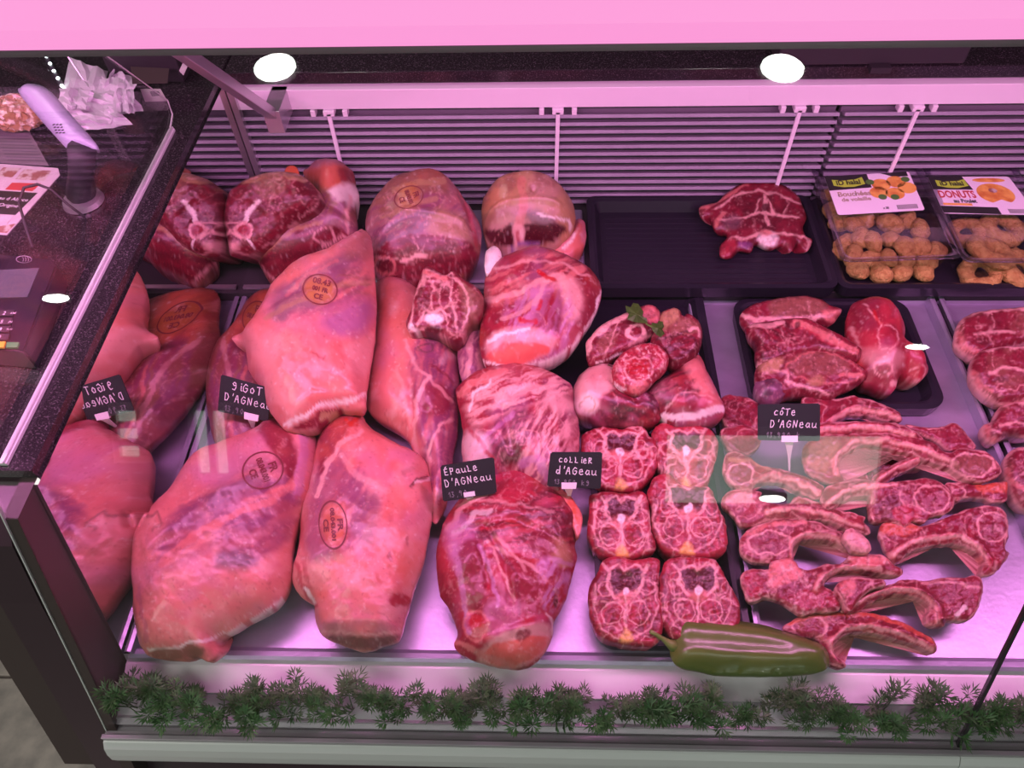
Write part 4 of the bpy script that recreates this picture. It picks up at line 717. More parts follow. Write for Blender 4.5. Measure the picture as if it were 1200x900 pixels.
# --- steaks at the right edge
RS = [('topmost steak on the right-edge steel tray, flat and oval', [(1119,395),(1122,380),(1135,369),(1155,364),(1180,362),(1215,362),(1250,380),(1240,400),(1180,408),(1145,422),(1130,415),(1120,405)], .045),
 ('second steak down on the right-edge steel tray, with dark pocket', [(1137,430),(1142,416),(1158,409),(1185,406),(1230,410),(1250,450),(1230,475),(1195,472),(1172,474),(1152,462),(1139,446)], .05),
 ('third steak on the right-edge steel tray, pale fat corner at left', [(1151,500),(1165,492),(1172,476),(1200,470),(1240,475),(1250,505),(1210,512),(1180,512),(1165,520),(1154,514)], .035),
 ('lowest steak on the right-edge steel tray, cut by the picture edge', [(1176,555),(1178,537),(1190,526),(1220,522),(1255,530),(1260,595),(1215,602),(1193,592),(1182,572)], .035)]
for lb, ol, z in RS:
    x0_, y0_ = np.array(ol).min(0); 
    meat('lamb_steak', lb, ol, z, .012, .03, tilt=(0, .15), edge=7, s=1.8, base='M', material='cut', paint=[('n', 'BR', .6, .04, .5), ('o', [tuple(p) for p in ol], 5, 'FL', .85), ('s', [(x0_+22, y0_+30), (x0_+40, y0_+25), (x0_+70, y0_+28)], 3, 'FL', .8), ('w', 'FL', .6, .04, .03), ('e', x0_+35, y0_+38, 10, 5, 'MD', .6, .6), ('s', [(x0_+4, y0_+30),(x0_+10, y0_+45),(x0_+25, y0_+52)], 6, 'F', .7)])
# --- neck slices
NS = [('upper left neck slice in the narrow black tray', [(682,510),(690,505),(707,499),(720,502),(730,504),(740,499),(752,500),(760,508),(770,522),(772,538),(765,557),(750,572),(735,577),(712,574),(692,562),(684,545),(681,525)], (680,497,774,578)),
 ('upper right neck slice, partly under the window reflection', [(765,505),(777,495),(795,499),(812,497),(828,502),(837,508),(842,522),(838,545),(832,562),(824,575),(800,577),(782,560),(770,545),(766,525)], (762,494,846,580)),
 ('middle left neck slice in the narrow black tray', [(690,582),(702,577),(717,576),(735,579),(755,576),(760,595),(764,620),(768,645),(750,653),(727,656),(702,650),(690,632),(688,615),(691,600)], (686,574,770,658)),
 ('middle right neck slice, widest of the six', [(759,575),(768,559),(785,557),(797,568),(815,571),(832,572),(841,592),(850,612),(853,632),(848,648),(830,654),(800,653),(778,646),(764,620),(763,598)], (756,556,856,656)),
 ('front left neck slice in the narrow black tray', [(690,690),(697,675),(707,657),(722,653),(745,656),(770,654),(774,665),(772,685),(777,715),(776,740),(770,754),(750,758),(725,754),(703,746),(695,730),(690,710)], (686,650,780,760)),
 ('front right neck slice with the green pepper lying against it', [(772,690),(775,670),(784,655),(805,653),(822,653),(838,657),(847,670),(857,688),(866,708),(866,730),(850,748),(820,752),(790,748),(776,730),(770,710)], (768,650,868,755))]
for lb, ol, (a0, b0, a1, b1) in NS:
    W_, H_ = a1-a0, b1-b0; u = lambda x, y: (a0+x*W_, b0+y*H_)
    rp = [('f', [u(.05,.3),u(.3,.2),u(.35,.8),u(.1,.8)], 'MD', .55, 6, 80), ('f', [u(.7,.2),u(.95,.3),u(.9,.8),u(.65,.8)], 'MD', .55, 6, 100), ('w', 'FL', .75, .05, .035),
      ('p', [u(.27,.17),u(.42,.14),u(.5,.2),u(.6,.14),u(.74,.17),u(.68,.36),u(.56,.42),u(.42,.42),u(.33,.34)], 'MD', .95, 4), ('s', [u(.22,.1),u(.3,.2),u(.28,.33),u(.38,.45)], 3.5, 'FL', .95), ('s', [u(.78,.1),u(.71,.2),u(.72,.34),u(.6,.46)], 3.5, 'FL', .95), ('s', [u(.3,.15),u(.42,.1),u(.5,.18),u(.6,.1),u(.72,.15)], 2.5, 'FL', .9),
      ('e', *u(.5,.46), 11, 8, 'F', .85, .6), ('e', *u(.5,.40), 5, 5, 'FP', 1, .3), ('s', [u(.5,.45),u(.51,.65),u(.5,.85)], 3, 'FL', .95), ('p', [u(.5,.78),u(.41,.93),u(.6,.93)], 'Y', .95, 4),
      ('r', *u(.34,.62), 12, 13, 1.6, 'FL', .8), ('r', *u(.66,.62), 12, 13, 1.6, 'FL', .8), ('r', *u(.25,.36), 8, 9, 1.6, 'FL', .7), ('r', *u(.77,.36), 8, 9, 1.6, 'FL', .7), ('s', [u(.14,.3),u(.1,.55),u(.2,.78),u(.4,.9)], 2, 'FL', .7), ('s', [u(.87,.3),u(.9,.55),u(.8,.78),u(.6,.9)], 2, 'FL', .7), ('s', [u(.35,.5),u(.2,.5)], 1.8, 'FL', .7), ('s', [u(.65,.5),u(.82,.48)], 1.8, 'FL', .7)]
    meat('neck_slice', lb, ol, .048, .005, .042, tilt=(0, .10), edge=3.5, s=1.3, base='MB', material='cut', jag=1.8, paint=rp, under=.9, bumps=[(*u(.5,.28), 9, -.004), (*u(.5,.42), 6, .002), (*u(.34,.62), 8, .0015), (*u(.66,.62), 8, .0015)], group=None, cat='neck slice')
# --- rib chops
def chop(label, ol, z, eye=None, rib=None, tilt=(0, .05), paint=(), up=.004, dn=.012, extra=(), name='rib_chop'):
    p = [('n', 'MB', .6, .05, .48), ('w', 'FL', .55, .05, .04), ('o', ol, 2.2, 'FL', .75)]
    if eye: p += [('e', *eye, 'M', .85, .35), ('r', eye[0], eye[1], eye[2]+1, eye[3]+1, 2, 'FL', .8), ('n', 'M', .0, .1, .5)]
    if rib: p += [('s', rib, 7, 'F', .8), ('s', rib, 3.5, 'FL', .9), ('s', [(x+1, y+4) for x, y in rib], 1.5, 'M', .7)]
    bu = [(rib, 5, .005)] if rib else []
    return meat(name, label, ol, z, up, dn, tilt=tilt, edge=3.5, s=1.35, base='M', material='cut', jag=1.6, under=.97, paint=p+list(paint), bumps=bu+list(extra), cat='chop')
chop('small pale steak at the back left of the chops beside the shank pile', [(845,467),(862,463),(887,472),(890,502),(870,506),(852,500),(845,483)], .035, paint=[('f', [(850,470),(885,475),(880,500),(855,498)], 'MD', .6, 5, -20)])
chop('folded steak left of the cote price card post', [(846,503),(870,498),(892,505),(891,520),(880,532),(868,535),(855,527),(847,515)], .038)
chop('flat chop with a long pale edge at the back behind the cote card', [(940,468),(960,464),(982,467),(1000,464),(1025,470),(1042,477),(1054,484),(1055,493),(1035,492),(1010,486),(985,490),(972,498),(950,497)], .04, rib=[(975,493),(1000,478),(1030,482),(1052,490)])
chop('long thin rib running right from behind the cote card', [(950,500),(975,495),(1000,494),(1030,494),(1055,497),(1075,507),(1083,518),(1065,517),(1045,512),(1020,509),(985,510),(955,511)], .05, rib=[(958,504),(1000,500),(1040,502),(1070,511)])
chop('triangular dark chop end at the back right of the chop heap', [(1062,498),(1085,501),(1105,499),(1120,496),(1135,512),(1143,525),(1125,527),(1110,527),(1098,518),(1080,510),(1068,505)], .04, paint=[('p', [(1100,504),(1120,500),(1136,520),(1112,524)], 'M', .9, 4)])
chop('dark meaty chop seen through the big curved rib', [(1008,532),(1030,527),(1060,529),(1082,536),(1096,545),(1060,552),(1040,560),(1022,566),(1012,550)], .022, paint=[('f', [(1015,530),(1070,532),(1040,556),(1015,550)], 'MD', .8, 5, 10)])
chop('thin slanting rib inside the big curved chop', [(1022,560),(1040,548),(1060,538),(1078,533),(1090,536),(1075,545),(1052,556),(1035,568),(1024,570)], .04, rib=[(1028,564),(1050,548),(1080,537)])
chop('biggest curved chop with the rib arching to a round eye on the right', [(940,528),(947,518),(965,511),(1000,508),(1040,508),(1075,513),(1097,520),(1108,530),(1125,526),(1150,527),(1164,536),(1173,548),(1170,558),(1150,565),(1130,560),(1112,548),(1090,541),(1070,532),(1040,525),(1012,521),(994,529),(983,543),(986,556),(992,563),(976,567),(950,557),(942,543)], .05, rib=[(980,556),(980,535),(1000,517),(1040,516),(1085,528),(1120,545)], paint=[('p', [(942,528),(965,514),(985,520),(975,540),(970,556),(950,550)], 'T', .7, 8), ('e', 1140, 545, 24, 13, 'BR', .7, .4), ('r', 1140, 545, 25, 14, 2, 'FL', .8)])
chop('small chop end inside the left side of the big curved chop', [(988,545),(995,535),(1006,540),(1018,560),(1022,572),(1008,576),(992,566)], .03)
chop('long pale chop with eye at left and rib pointing right', [(847,545),(850,533),(862,529),(877,535),(890,544),(920,551),(945,559),(965,571),(962,585),(945,580),(915,566),(895,566),(884,570),(878,577),(862,572),(848,557)], .045, eye=(867,555,15,11), rib=[(882,566),(905,556),(935,564),(960,578)], paint=[('s', [(855,538),(880,540),(900,548)], 5, 'T', .8)])
chop('chop with a fringed ragged base and oval eye right of centre', [(962,588),(966,573),(985,565),(1007,561),(1037,566),(1060,563),(1090,561),(1110,571),(1119,590),(1108,602),(1090,606),(1083,612),(1070,611),(1060,618),(1045,612),(1025,611),(1018,594),(1020,582),(1000,582),(984,591),(970,598)], .048, eye=(1092,585,19,15), rib=[(968,592),(985,578),(1010,570),(1050,568)], paint=[('p', [(1025,585),(1050,580),(1052,605),(1028,608)], 'MD', .6, 6), ('p', [(1048,595),(1075,594),(1080,606),(1060,612),(1046,608)], 'MB', .9, 3), ('n', 'FL', .3, .2, .6)])
chop('narrow chop with orange tip at the far right of the heap', [(1108,567),(1130,566),(1150,568),(1178,564),(1181,572),(1179,586),(1168,589),(1150,584),(1132,583),(1118,586)], .04, paint=[('p', [(1140,568),(1180,564),(1180,576),(1155,578)], 'O', .8, 3), ('r', 1124, 578, 8, 5, 1.5, 'FL', .7)])
chop('flat wavy chop with ragged right end on the left side', [(846,590),(853,576),(870,574),(892,577),(890,586),(905,590),(925,590),(934,582),(957,588),(975,596),(1000,601),(1014,606),(1012,612),(1020,621),(1017,627),(997,621),(970,610),(940,610),(902,611),(872,618),(860,605)], .042, rib=[(900,600),(940,596),(975,605),(1010,620)], paint=[('p', [(848,588),(870,577),(888,582),(868,592)], 'FL', .7, 5)])
chop('chop with an oval eye and a slim bridge-like rib, above the lower left chop', [(867,636),(876,622),(895,613),(920,607),(957,611),(968,617),(985,625),(1005,637),(1018,647),(1012,654),(998,645),(980,637),(955,632),(938,634),(929,643),(930,657),(905,660),(880,658),(869,648)], .04, eye=(902,636,24,12), rib=[(928,652),(928,637),(945,626),(975,631),(1010,650)], paint=[('s', [(872,628),(900,615),(945,612)], 5, 'F', .8), ('n', 'FL', .3, .12, .58)])
chop('small curled flap of fat lying on the end of the bridge-like rib', [(988,628),(996,618),(1004,622),(1018,634),(1020,646),(1008,648),(995,640)], .055, paint=[('n', 'FL', .8, .06, .4)])
chop('large right-hand chop with a wide arching rib and dark eye at its right', [(1030,625),(1034,613),(1055,611),(1082,616),(1112,605),(1132,597),(1155,592),(1175,597),(1182,612),(1181,630),(1178,642),(1182,650),(1172,666),(1160,675),(1150,672),(1152,658),(1140,645),(1120,638),(1090,640),(1067,647),(1055,658),(1046,660),(1038,648),(1034,636)], .042, eye=(1164,617,17,17), rib=[(1044,652),(1062,638),(1090,630),(1125,628),(1148,642),(1158,662)], paint=[('p', [(1032,616),(1060,613),(1080,620),(1060,628),(1036,626)], 'O', .7, 5), ('n', 'B', .35, .2, .58)])
chop('chunky chop with a pink fat block and knotted bone on the left', [(869,674),(880,667),(900,667),(905,657),(927,655),(937,665),(950,667),(970,661),(997,660),(994,652),(1010,649),(1035,651),(1047,660),(1057,667),(1055,674),(1032,672),(1002,668),(982,671),(968,681),(966,688),(980,695),(986,707),(980,716),(960,717),(942,721),(930,715),(912,705),(897,700),(887,704),(877,704),(870,688)], .042, rib=[(955,690),(965,675),(990,665),(1030,667)], paint=[('p', [(902,668),(908,658),(930,657),(940,676),(915,685),(900,690)], 'F', .95, 4), ('p', [(996,653),(1035,652),(1044,660),(1020,664),(1000,662)], 'F', .9, 3), ('p', [(935,695),(965,690),(984,705),(960,714),(940,716)], 'MB', .7, 5), ('n', 'B', .5, .22, .57), ('p', [(872,672),(890,670),(895,690),(876,700)], 'MB', .6, 5)])
chop('small folded trimming between the chunky chop and the lower chops', [(979,690),(985,681),(1000,677),(1022,678),(1035,679),(1038,686),(1020,692),(1008,702),(996,716),(988,708)], .05, paint=[('p', [(984,684),(1002,680),(1000,696),(988,698)], 'F', .8, 3)])
chop('lower right chop with a smooth arched rib and fat-edged end', [(986,716),(992,704),(1007,697),(1025,690),(1046,684),(1060,679),(1090,680),(1112,677),(1130,676),(1147,675),(1152,686),(1150,702),(1145,717),(1132,728),(1112,727),(1105,735),(1088,732),(1086,722),(1090,712),(1078,702),(1060,697),(1040,698),(1018,708),(1000,719)], .035, rib=[(992,713),(1015,700),(1045,690),(1075,694),(1098,712),(1100,728)], paint=[('p', [(1090,684),(1125,686),(1145,700),(1130,712),(1105,705)], 'M', .8, 5), ('s', [(1080,683),(1120,682),(1148,690)], 3, 'FL', .7), ('s', [(1120,722),(1132,712)], 6, 'FP', .7)])
chop('front chop touching the green pepper, rib curving down to the right', [(917,737),(930,726),(950,720),(982,717),(1015,717),(1045,725),(1070,735),(1085,744),(1097,753),(1097,764),(1090,765),(1076,757),(1057,751),(1032,744),(1005,741),(990,745),(980,753),(978,766),(990,776),(990,783),(975,781),(966,768),(960,752),(940,746)], .028, eye=(949,736,19,11), rib=[(978,768),(972,752),(990,736),(1020,734),(1060,744),(1092,761)], paint=[('s', [(925,729),(955,721),(1015,719),(1060,732),(1095,752)], 6, 'O', .7), ('n', 'T', .3, .05, .52)])
# ================================================================== PRICE CARDS
def price_card(label, q, z, lines, clip, foot, lean=.6, flip_h=None):
    c = cam_plane_quad(q, z, lean); ctr = np.mean(c, 0); fz = max(.0, z-.075)
    t = thing('price_card', label, 'price card', (ctr[0], ctr[1], fz), 'handwritten slate price cards')
    b = bmesh.new(); quad_plate(b, c, .0012); bmesh.ops.bevel(b, geom=[e for e in b.edges if abs(e.calc_length()-.0012) < 2e-4], offset=.0015, segments=2, affect='EDGES'); obj('slate', b, M['slate'], t)
    fm, W_, H_ = frame(c); b = bmesh.new(); b2 = bmesh.new(); n0 = fm.col[2].xyz
    if n0.dot(Vector(CAM)-Vector(c[0])) < 0: print('card frame flipped')
    for s, x, y, sz, pen, grey, sl in lines: handwrite(b2 if grey else b, s, x*W_, y*H_, sz*H_, fm, pen, slope=sl)
    obj('lettering', b, M['chalk'], t)
    if len(b2.verts): obj('price', b2, M['chalk_grey'], t)
    b = bmesh.new(); cc = cam_plane_quad(clip, z, lean); cc = [onp(p[0], p[1], ctr+np.array(n0)*.0012, n0) for p in clip]
    quad_plate(b, cc, .004); obj('clip', b, M['clip'], t)
    b = bmesh.new(); top = (Vector(cc[2])+Vector(cc[3]))/2-n0*.003
    ft = Vector(onz(foot[0], foot[1], fz)); w0 = (Vector(cc[2])-Vector(cc[3])).normalized()
    pts = [top, top.lerp(ft, .3), top.lerp(ft, .6), ft]; ws = [.0055, .003, .0013, .001]
    vs = []
    for p, w_ in zip(pts, ws):
        vs.append([b.verts.new(p+w0*sx*w_+n0*sy) for sx, sy in ((-1, .001), (1, .001), (1, -.001), (-1, -.001))])
    for A_, B_ in zip(vs, vs[1:]):
        for i in range(4): b.faces.new((A_[i], A_[(i+1) % 4], B_[(i+1) % 4], B_[i]))
    b.faces.new(vs[0]); b.faces.new(vs[-1][::-1]); obj('post', b, M['clip'], t); return t
price_card('slate card reading cote d\'agneau above the rib chops', [(888, 474), (961, 473), (961, 517), (888, 516)], .115,
  [('co^Te', .20, .70, .20, .0009, 0, 0), ("D'AGNeau", .16, .36, .22, .0009, 0, 0), ('13,990 k', .12, .08, .17, .0005, 1, 0)], [(916, 511), (935, 511), (935, 518), (916, 518)], (925, 552))
price_card('slate card reading collier d\'agneau beside the neck slices', [(645, 530), (706, 530), (704, 573), (641, 570)], .105,
  [('coLLieR', .18, .72, .19, .0009, 0, 0), ("d'AGeau", .14, .38, .23, .0010, 0, 0), ('13,950 kg', .12, .08, .16, .0005, 1, 0)], [(658, 566), (676, 566), (675, 573), (658, 573)], (668, 592))
price_card('slate card reading epaule d\'agneau tucked behind the front shoulder', [(516, 546), (579, 536), (582, 578), (519, 588)], .105,
  [('EPauLe', .14, .70, .20, .0009, 0, 0), ("D'AGNeau", .10, .38, .22, .0009, 0, 0), ('13,90', .12, .08, .17, .0005, 1, 0)], [(543, 578), (556, 576), (557, 581), (544, 583)], (552, 600))
price_card('slate card reading gigot d\'agneau between the big legs', [(259, 439), (317, 455), (314, 494), (255, 482)], .095,
  [('giGoT', .22, .66, .24, .0010, 0, -.02), ("D'AGNeau", .10, .34, .22, .0009, 0, -.02), ('13,90', .12, .06, .17, .0005, 1, -.02)], [(286, 483), (303, 487), (302, 494), (286, 491)], (298, 512))
# ================================================================== PACKS OF BREADED FOOD
def pack(label, q, zl, zb):
    t = thing('food_pack', label, 'food pack', tuple(onz(np.mean([p[0] for p in q]), np.mean([p[1] for p in q]), zb)))
    tl, tr, br, bl = [Vector(onz(x, y, zl)) for x, y in q]
    def R_(ins, z, n=5, r=.014):
        ex = (tr-tl); ey = (bl-tl); W_, H_ = ex.length, ey.length; out = []
        for x, y in rounded(ins, W_-ins, ins, H_-ins, r, n): p = tl+ex*(x/W_)+ey*(y/H_); out.append((p.x, p.y, z))
        return out
    b = bmesh.new(); prof = [(.009, zl), (.011, zl-.006), (.013, zl-.03), (.016, zb+.008), (.022, zb+.001)]
    L = [[b.verts.new(p) for p in R_(i, z)] for i, z in prof]
    for A_, B_ in zip(L, L[1:]):
        for i in range(len(A_)): b.faces.new((A_[i], A_[(i+1) % len(A_)], B_[(i+1) % len(A_)], B_[i]))
    b.faces.new(L[-1]); obj('tub', b, M['plastic_clear'], t, smooth=True)
    b = bmesh.new(); L = [[b.verts.new(p) for p in R_(i, z)] for i, z in ((.009, zl), (.0, zl+.0005), (-.001, zl+.002), (.0, zl+.003), (.008, zl+.003), (.010, zl+.001))]
    for A_, B_ in zip(L, L[1:]):
        for i in range(len(A_)): b.faces.new((A_[i], A_[(i+1) % len(A_)], B_[(i+1) % len(A_)], B_[i]))
    obj('rim', b, M['rim_plastic'], t, smooth=True)
    b = bmesh.new(); b.faces.new([b.verts.new(p) for p in R_(.009, zl+.0022)]); b.faces.new([b.verts.new(p) for p in R_(.009, zl+.0018)][::-1]); obj('film', b, M['plastic_clear'], t)
    return t
ZL = .092
pk1 = pack('clear pack of golden nuggets, green and white label, on the back black tray', [(950, 196), (1076, 192), (1117, 303), (986, 308)], ZL, .034)
pk2 = pack('clear pack of breaded rings, at the right edge of the back black tray', [(1079, 192), (1188, 192), (1262, 303), (1128, 308)], ZL, .034)
def sticker(parent, q, cells, z=ZL+.0030):
    """q: tl,tr,br,bl photo corners; cells: (material, polygon in unit coords, layer)"""
    tl, tr, br, bl = [Vector(onz(x, y, z)) for x, y in q]
    def uv(u, v, k=0): return tl*(1-u)*(1-v)+tr*u*(1-v)+br*u*v+bl*(1-u)*v+Vector((0, 0, .0001*k))
    b = bmesh.new(); top = [b.verts.new(uv(*p)) for p in ((.02, 0), (.98, 0), (1, .03), (1, .97), (.98, 1), (.02, 1), (0, .97), (0, .03))]; bot = [b.verts.new(v.co-Vector((0, 0, .0003))) for v in top]
    b.faces.new(top); b.faces.new(bot[::-1]); base = obj('label', b, M['label_white'], parent)
    for nm, m, poly, k in cells:
        b = bmesh.new(); b.faces.new([b.verts.new(uv(x, y, k)) for x, y in poly]); obj(nm, b, M[m], base)
    return base, uv
def words(base, uv, s, u, v, su, sv, m, k=4, nm='lettering', shear=0, slope=0):
    b = text_bm(s, 1, shear=shear, bold=.03); xs = [w_.co.x for w_ in b.verts]; w_ = max(xs)-min(xs)
    for q in b.verts: a, c = q.co.x/w_*su, -q.co.y*sv; q.co = uv(u+a, v+c+slope*a, k)
    return obj(nm, b, M[m], base)
def circ(u, v, ru, rv, n=20, a0=0): return [(u+ru*math.cos(2*math.pi*i/n+a0), v+rv*math.sin(2*math.pi*i/n+a0)) for i in range(n)]
wave = [(.07, .10), (.2, .14), (.35, .12), (.43, .07), (.44, .26), (.3, .32), (.18, .31), (.07, .26)]
base, uv = sticker(pk1, [(966, 207), (1065, 201), (1084, 246), (982, 252)], [('dark_band', 'print_black', [(0, 0), (.5, 0), (.5, .36), (0, .38)], 1), ('green_banner', 'lime', wave, 2), ('dark_band', 'print_black', [(.66, 0), (.97, 0), (.97, .12), (.8, .12)], 1)]
  + [('food_picture', 'food_print', circ(u, v, .11, .15), 2) for u, v in ((.62, .3), (.8, .25), (.9, .42), (.56, .5), (.74, .55))] + [('herb_picture', 'green_print', circ(u, v, .05, .07), 3) for u, v in ((.5, .22), (.72, .64), (.92, .2), (.58, .62))]
  + [('barcode_bar', 'print_black', [(.70+i*.016, .84), (.708+i*.016, .84), (.708+i*.016, .95), (.70+i*.016, .95)], 2) for i in range(15)])
words(base, uv, 'iD halal', .25, .20, .28, .17, 'print_black'); words(base, uv, 'Bouchées', .27, .50, .38, .17, 'beige_print'); words(base, uv, 'de volaille', .27, .64, .34, .13, 'beige_print'); words(base, uv, 'x 30', .57, .90, .07, .08, 'print_black')
base, uv = sticker(pk2, [(1087, 207), (1182, 207), (1216, 252), (1106, 250)], [('dark_band', 'print_black', [(0, 0), (.42, 0), (.47, .36), (0, .36)], 1), ('green_banner', 'lime', wave, 2), ('dark_band', 'print_black', [(0, .80), (.62, .82), (.62, 1), (0, .98)], 1), ('orange_line', 'food_print', [(.04, .72), (.36, .73), (.36, .79), (.04, .78)], 2)]
  + [('ring_picture', 'food_print', circ(.70, .46, .21, .27, 28), 2), ('ring_hole', 'print_photo', circ(.69, .38, .05, .06), 3), ('white_wedge', 'label_white', [(.58, .72), (.72, .62), (.84, .72), (.80, .76), (.62, .76)], 3), ('ring_picture', 'food_print', circ(.72, .1, .2, .06), 1)]  # includes a white wedge printed across the ring picture
  + [('barcode_bar', 'print_black', [(.72+i*.017, .86), (.729+i*.017, .86), (.729+i*.017, .97), (.72+i*.017, .97)], 2) for i in range(15)])
words(base, uv, 'iD halal', .25, .20, .28, .17, 'print_black'); words(base, uv, 'DONUTS', .245, .50, .42, .26, 'print_red'); words(base, uv, 'au Poulet', .30, .67, .26, .14, 'print_black')
rng = random.Random(4)
def nugget(label, px, py, z, rx, ry, rz, rot, group, ring=False, shared=None):
    b = bmesh.new(); p = Vector(onz(px, py, z))
    if ring:
        n, m = 28, 12; g = []
        for i in range(n):
            a = 2*math.pi*i/n; row = []
            for j in range(m):
                c = 2*math.pi*j/m; r0 = rx*.36*(1+.10*math.sin(a*3+px)); rr = rx*.66+r0*math.cos(c); row.append(b.verts.new((rr*math.cos(a)*1.02, rr*math.sin(a), r0*.85*math.sin(c))))
            g.append(row)
        for i in range(n):
            for j in range(m): b.faces.new((g[i][j], g[(i+1) % n][j], g[(i+1) % n][(j+1) % m], g[i][(j+1) % m]))
    else:
        bmesh.ops.create_icosphere(b, subdivisions=3, radius=1); sd = px*7+py
        for v in b.verts:
            k = 1+.10*math.sin(v.co.x*2.3+sd)+.08*math.sin(v.co.y*3.1+sd*1.7)+.05*math.sin(v.co.z*4+v.co.x*3+sd)
            v.co = Vector((v.co.x*rx, v.co.y*ry, v.co.z*rz))*k
    rr = random.Random(px)
    for v in b.verts: v.co *= 1+rr.uniform(-.055, .055)
    o = obj('breaded_ring' if ring else 'nugget', b, M['fried'], None, smooth=True); o.location = p; o.rotation_euler = (rng.uniform(-.3, .3), rng.uniform(-.3, .3), rot)
    return tag(o, label, 'nugget' if not ring else 'breaded ring', group)
NG = [(1000, 262, .062), (1012, 254, .068), (1028, 252, .064), (1045, 262, .070), (1063, 258, .062), (1078, 268, .064), (1010, 278, .066), (1023, 284, .072), (1044, 282, .064), (1060, 288, .070), (1078, 290, .066), (1095, 296, .060), (992, 285, .050), (1000, 300, .056), (1018, 304, .052), (1040, 302, .060), (1062, 306, .056), (1085, 306, .054), (985, 262, .050), (978, 245, .052), (972, 228, .048), (1005, 316, .046), (1030, 320, .046), (1055, 320, .048), (1080, 318, .046), (990, 296, .044)]
ORD = ('leftmost', 'second', 'third', 'fourth', 'fifth', 'sixth', 'seventh', 'eighth')
rows = {}
for q in NG: rows.setdefault(0 if q[1] < 250 else 1 if q[1] < 270 else 2 if q[1] < 292 else 3 if q[1] < 312 else 4, []).append(q)
for k, nm in enumerate(('rearmost row under the sticker', 'second row from the back', 'middle row', 'second row from the front', 'front row against the tub wall')):
    for i, (x, y, z) in enumerate(sorted(rows.get(k, []))):
        nugget('golden nugget, %s from the left in the %s' % (ORD[i], nm) if i else 'golden nugget, leftmost in the %s of the clear pack' % nm, x, y, z, rng.uniform(.018, .021), rng.uniform(.014, .018), rng.uniform(.013, .016), rng.uniform(0, 3), 'nuggets in the clear pack')
for lb, x, y, z, r in (('breaded ring at the back of the ring pack, under the label edge', 1175, 268, .060, .036), ('breaded ring in the middle of the ring pack, hole facing up', 1162, 296, .066, .038), ('breaded ring at the front left foot of the ring pack', 1150, 320, .044, .032), ('breaded ring at the front right of the ring pack', 1196, 316, .050, .036), ('breaded ring at the left of the ring pack, behind the middle one', 1132, 272, .052, .030)):
    nugget(lb, x, y, z, r, r, r, 0, None, ring=True)
# ================================================================== GREEN PEPPER
pl_ = [(786, 727), (793, 721), (812, 724), (850, 727), (870, 728), (897, 733), (925, 742), (950, 750), (966, 758), (972, 772), (967, 785), (945, 790), (895, 792), (845, 791), (818, 786), (798, 782), (787, 773), (784, 750)]
gp = thing('green_pepper', 'long green pepper lying in front of the neck slices and front chop', 'pepper', tuple(onz(875, 780, .0)))
body = slab('pepper_body', pl_, .034, .024, .026, s=2.5, base=np.array([.09, .19, .015]), material='meat', parent=gp, under=.7, jag=.4, rough=.0002,
  bumps=[([(795, 735), (850, 742), (900, 748), (955, 764)], 10, .002), ([(795, 775), (850, 776), (920, 780), (960, 780)], 10, .0025), ([(795, 756), (850, 760), (920, 766)], 8, -.002)])
body.data.materials.clear(); body.data.materials.append(M['pepper'])
b = bmesh.new(); tube(b, [onz(x, y, z) for x, y, z in ((762, 740, .055), (768, 743, .052), (776, 748, .046), (784, 754, .040), (790, 757, .036))], [.0025, .0022, .0026, .0045, .008], 10); obj('stem', b, M['stem'], gp, smooth=True)
# ================================================================== PLASTIC PARSLEY GARLAND
gar = thing('parsley_garland', 'strip of green plastic parsley along the front ledge inside the glass', 'garland', (.1, .235, -.035))
def sprig_mesh(seed):
    r = random.Random(seed); b = bmesh.new()
    def leaflet(p, d, L, w):
        d = d.normalized(); s = d.cross(Vector((r.uniform(-.3, .3), r.uniform(-.3, .3), 1))).normalized()*w; m = p+d*L*.55
        vs = [b.verts.new(q) for q in (p, m+s, p+d*L, m-s)]; b.faces.new(vs)
    for k in range(8):
        base = Vector((r.uniform(-.012, .012), r.uniform(-.006, .006), 0)); tip = base+Vector((r.uniform(-.016, .016), r.uniform(-.010, .010), r.uniform(.010, .050)))
        tube(b, [base, (base+tip)/2+Vector((r.uniform(-.002, .002), 0, 0)), tip], .0006, 3, False)
        ax = (tip-base).normalized()
        for tt in (1.0, .6):
            c = base.lerp(tip, tt)
            for j in range(8 if tt == 1 else 4):
                a = 2*math.pi*j/9+r.uniform(-.3, .3); side = ax.orthogonal().normalized(); side = Matrix.Rotation(a, 3, ax) @ side
                d = (ax*r.uniform(.3, 1.1)+side).normalized(); L = r.uniform(.010, .016)
                leaflet(c, d, L, .0009)
                for sg in (-1, 1): leaflet(c+d*L*.35, d+sg*d.cross(ax).normalized()*.7, L*.55, .0007)
    me = bpy.data.meshes.new('sprig'); b.to_mesh(me); b.free(); me.materials.append(M['plastic_leaf']); return me
SM = [sprig_mesh(k) for k in range(6)]
r = random.Random(9); X = -.478; i = 0
while X < 1.0:
    o = bpy.data.objects.new('sprig', SM[i % 6]); COL.objects.link(o); adopt(o, gar)
    o.location = (X, .2325+r.uniform(-.004, .004), -.027); s_ = r.uniform(1.0, 1.3) if X > -.44 else 1.25; o.scale = (s_, s_, s_); o.rotation_euler = (r.uniform(-.15, .2), r.uniform(-.3, .3), r.choice((0, math.pi))+r.uniform(-.5, .5))
    X += r.uniform(.020, .030); i += 1
b = bmesh.new(); tube(b, [(-.47, .233, -.033), (0, .233, -.033), (.5, .233, -.033), (1.0, .233, -.033)], .0015, 4); obj('runner', b, M['plastic_leaf'], gar)
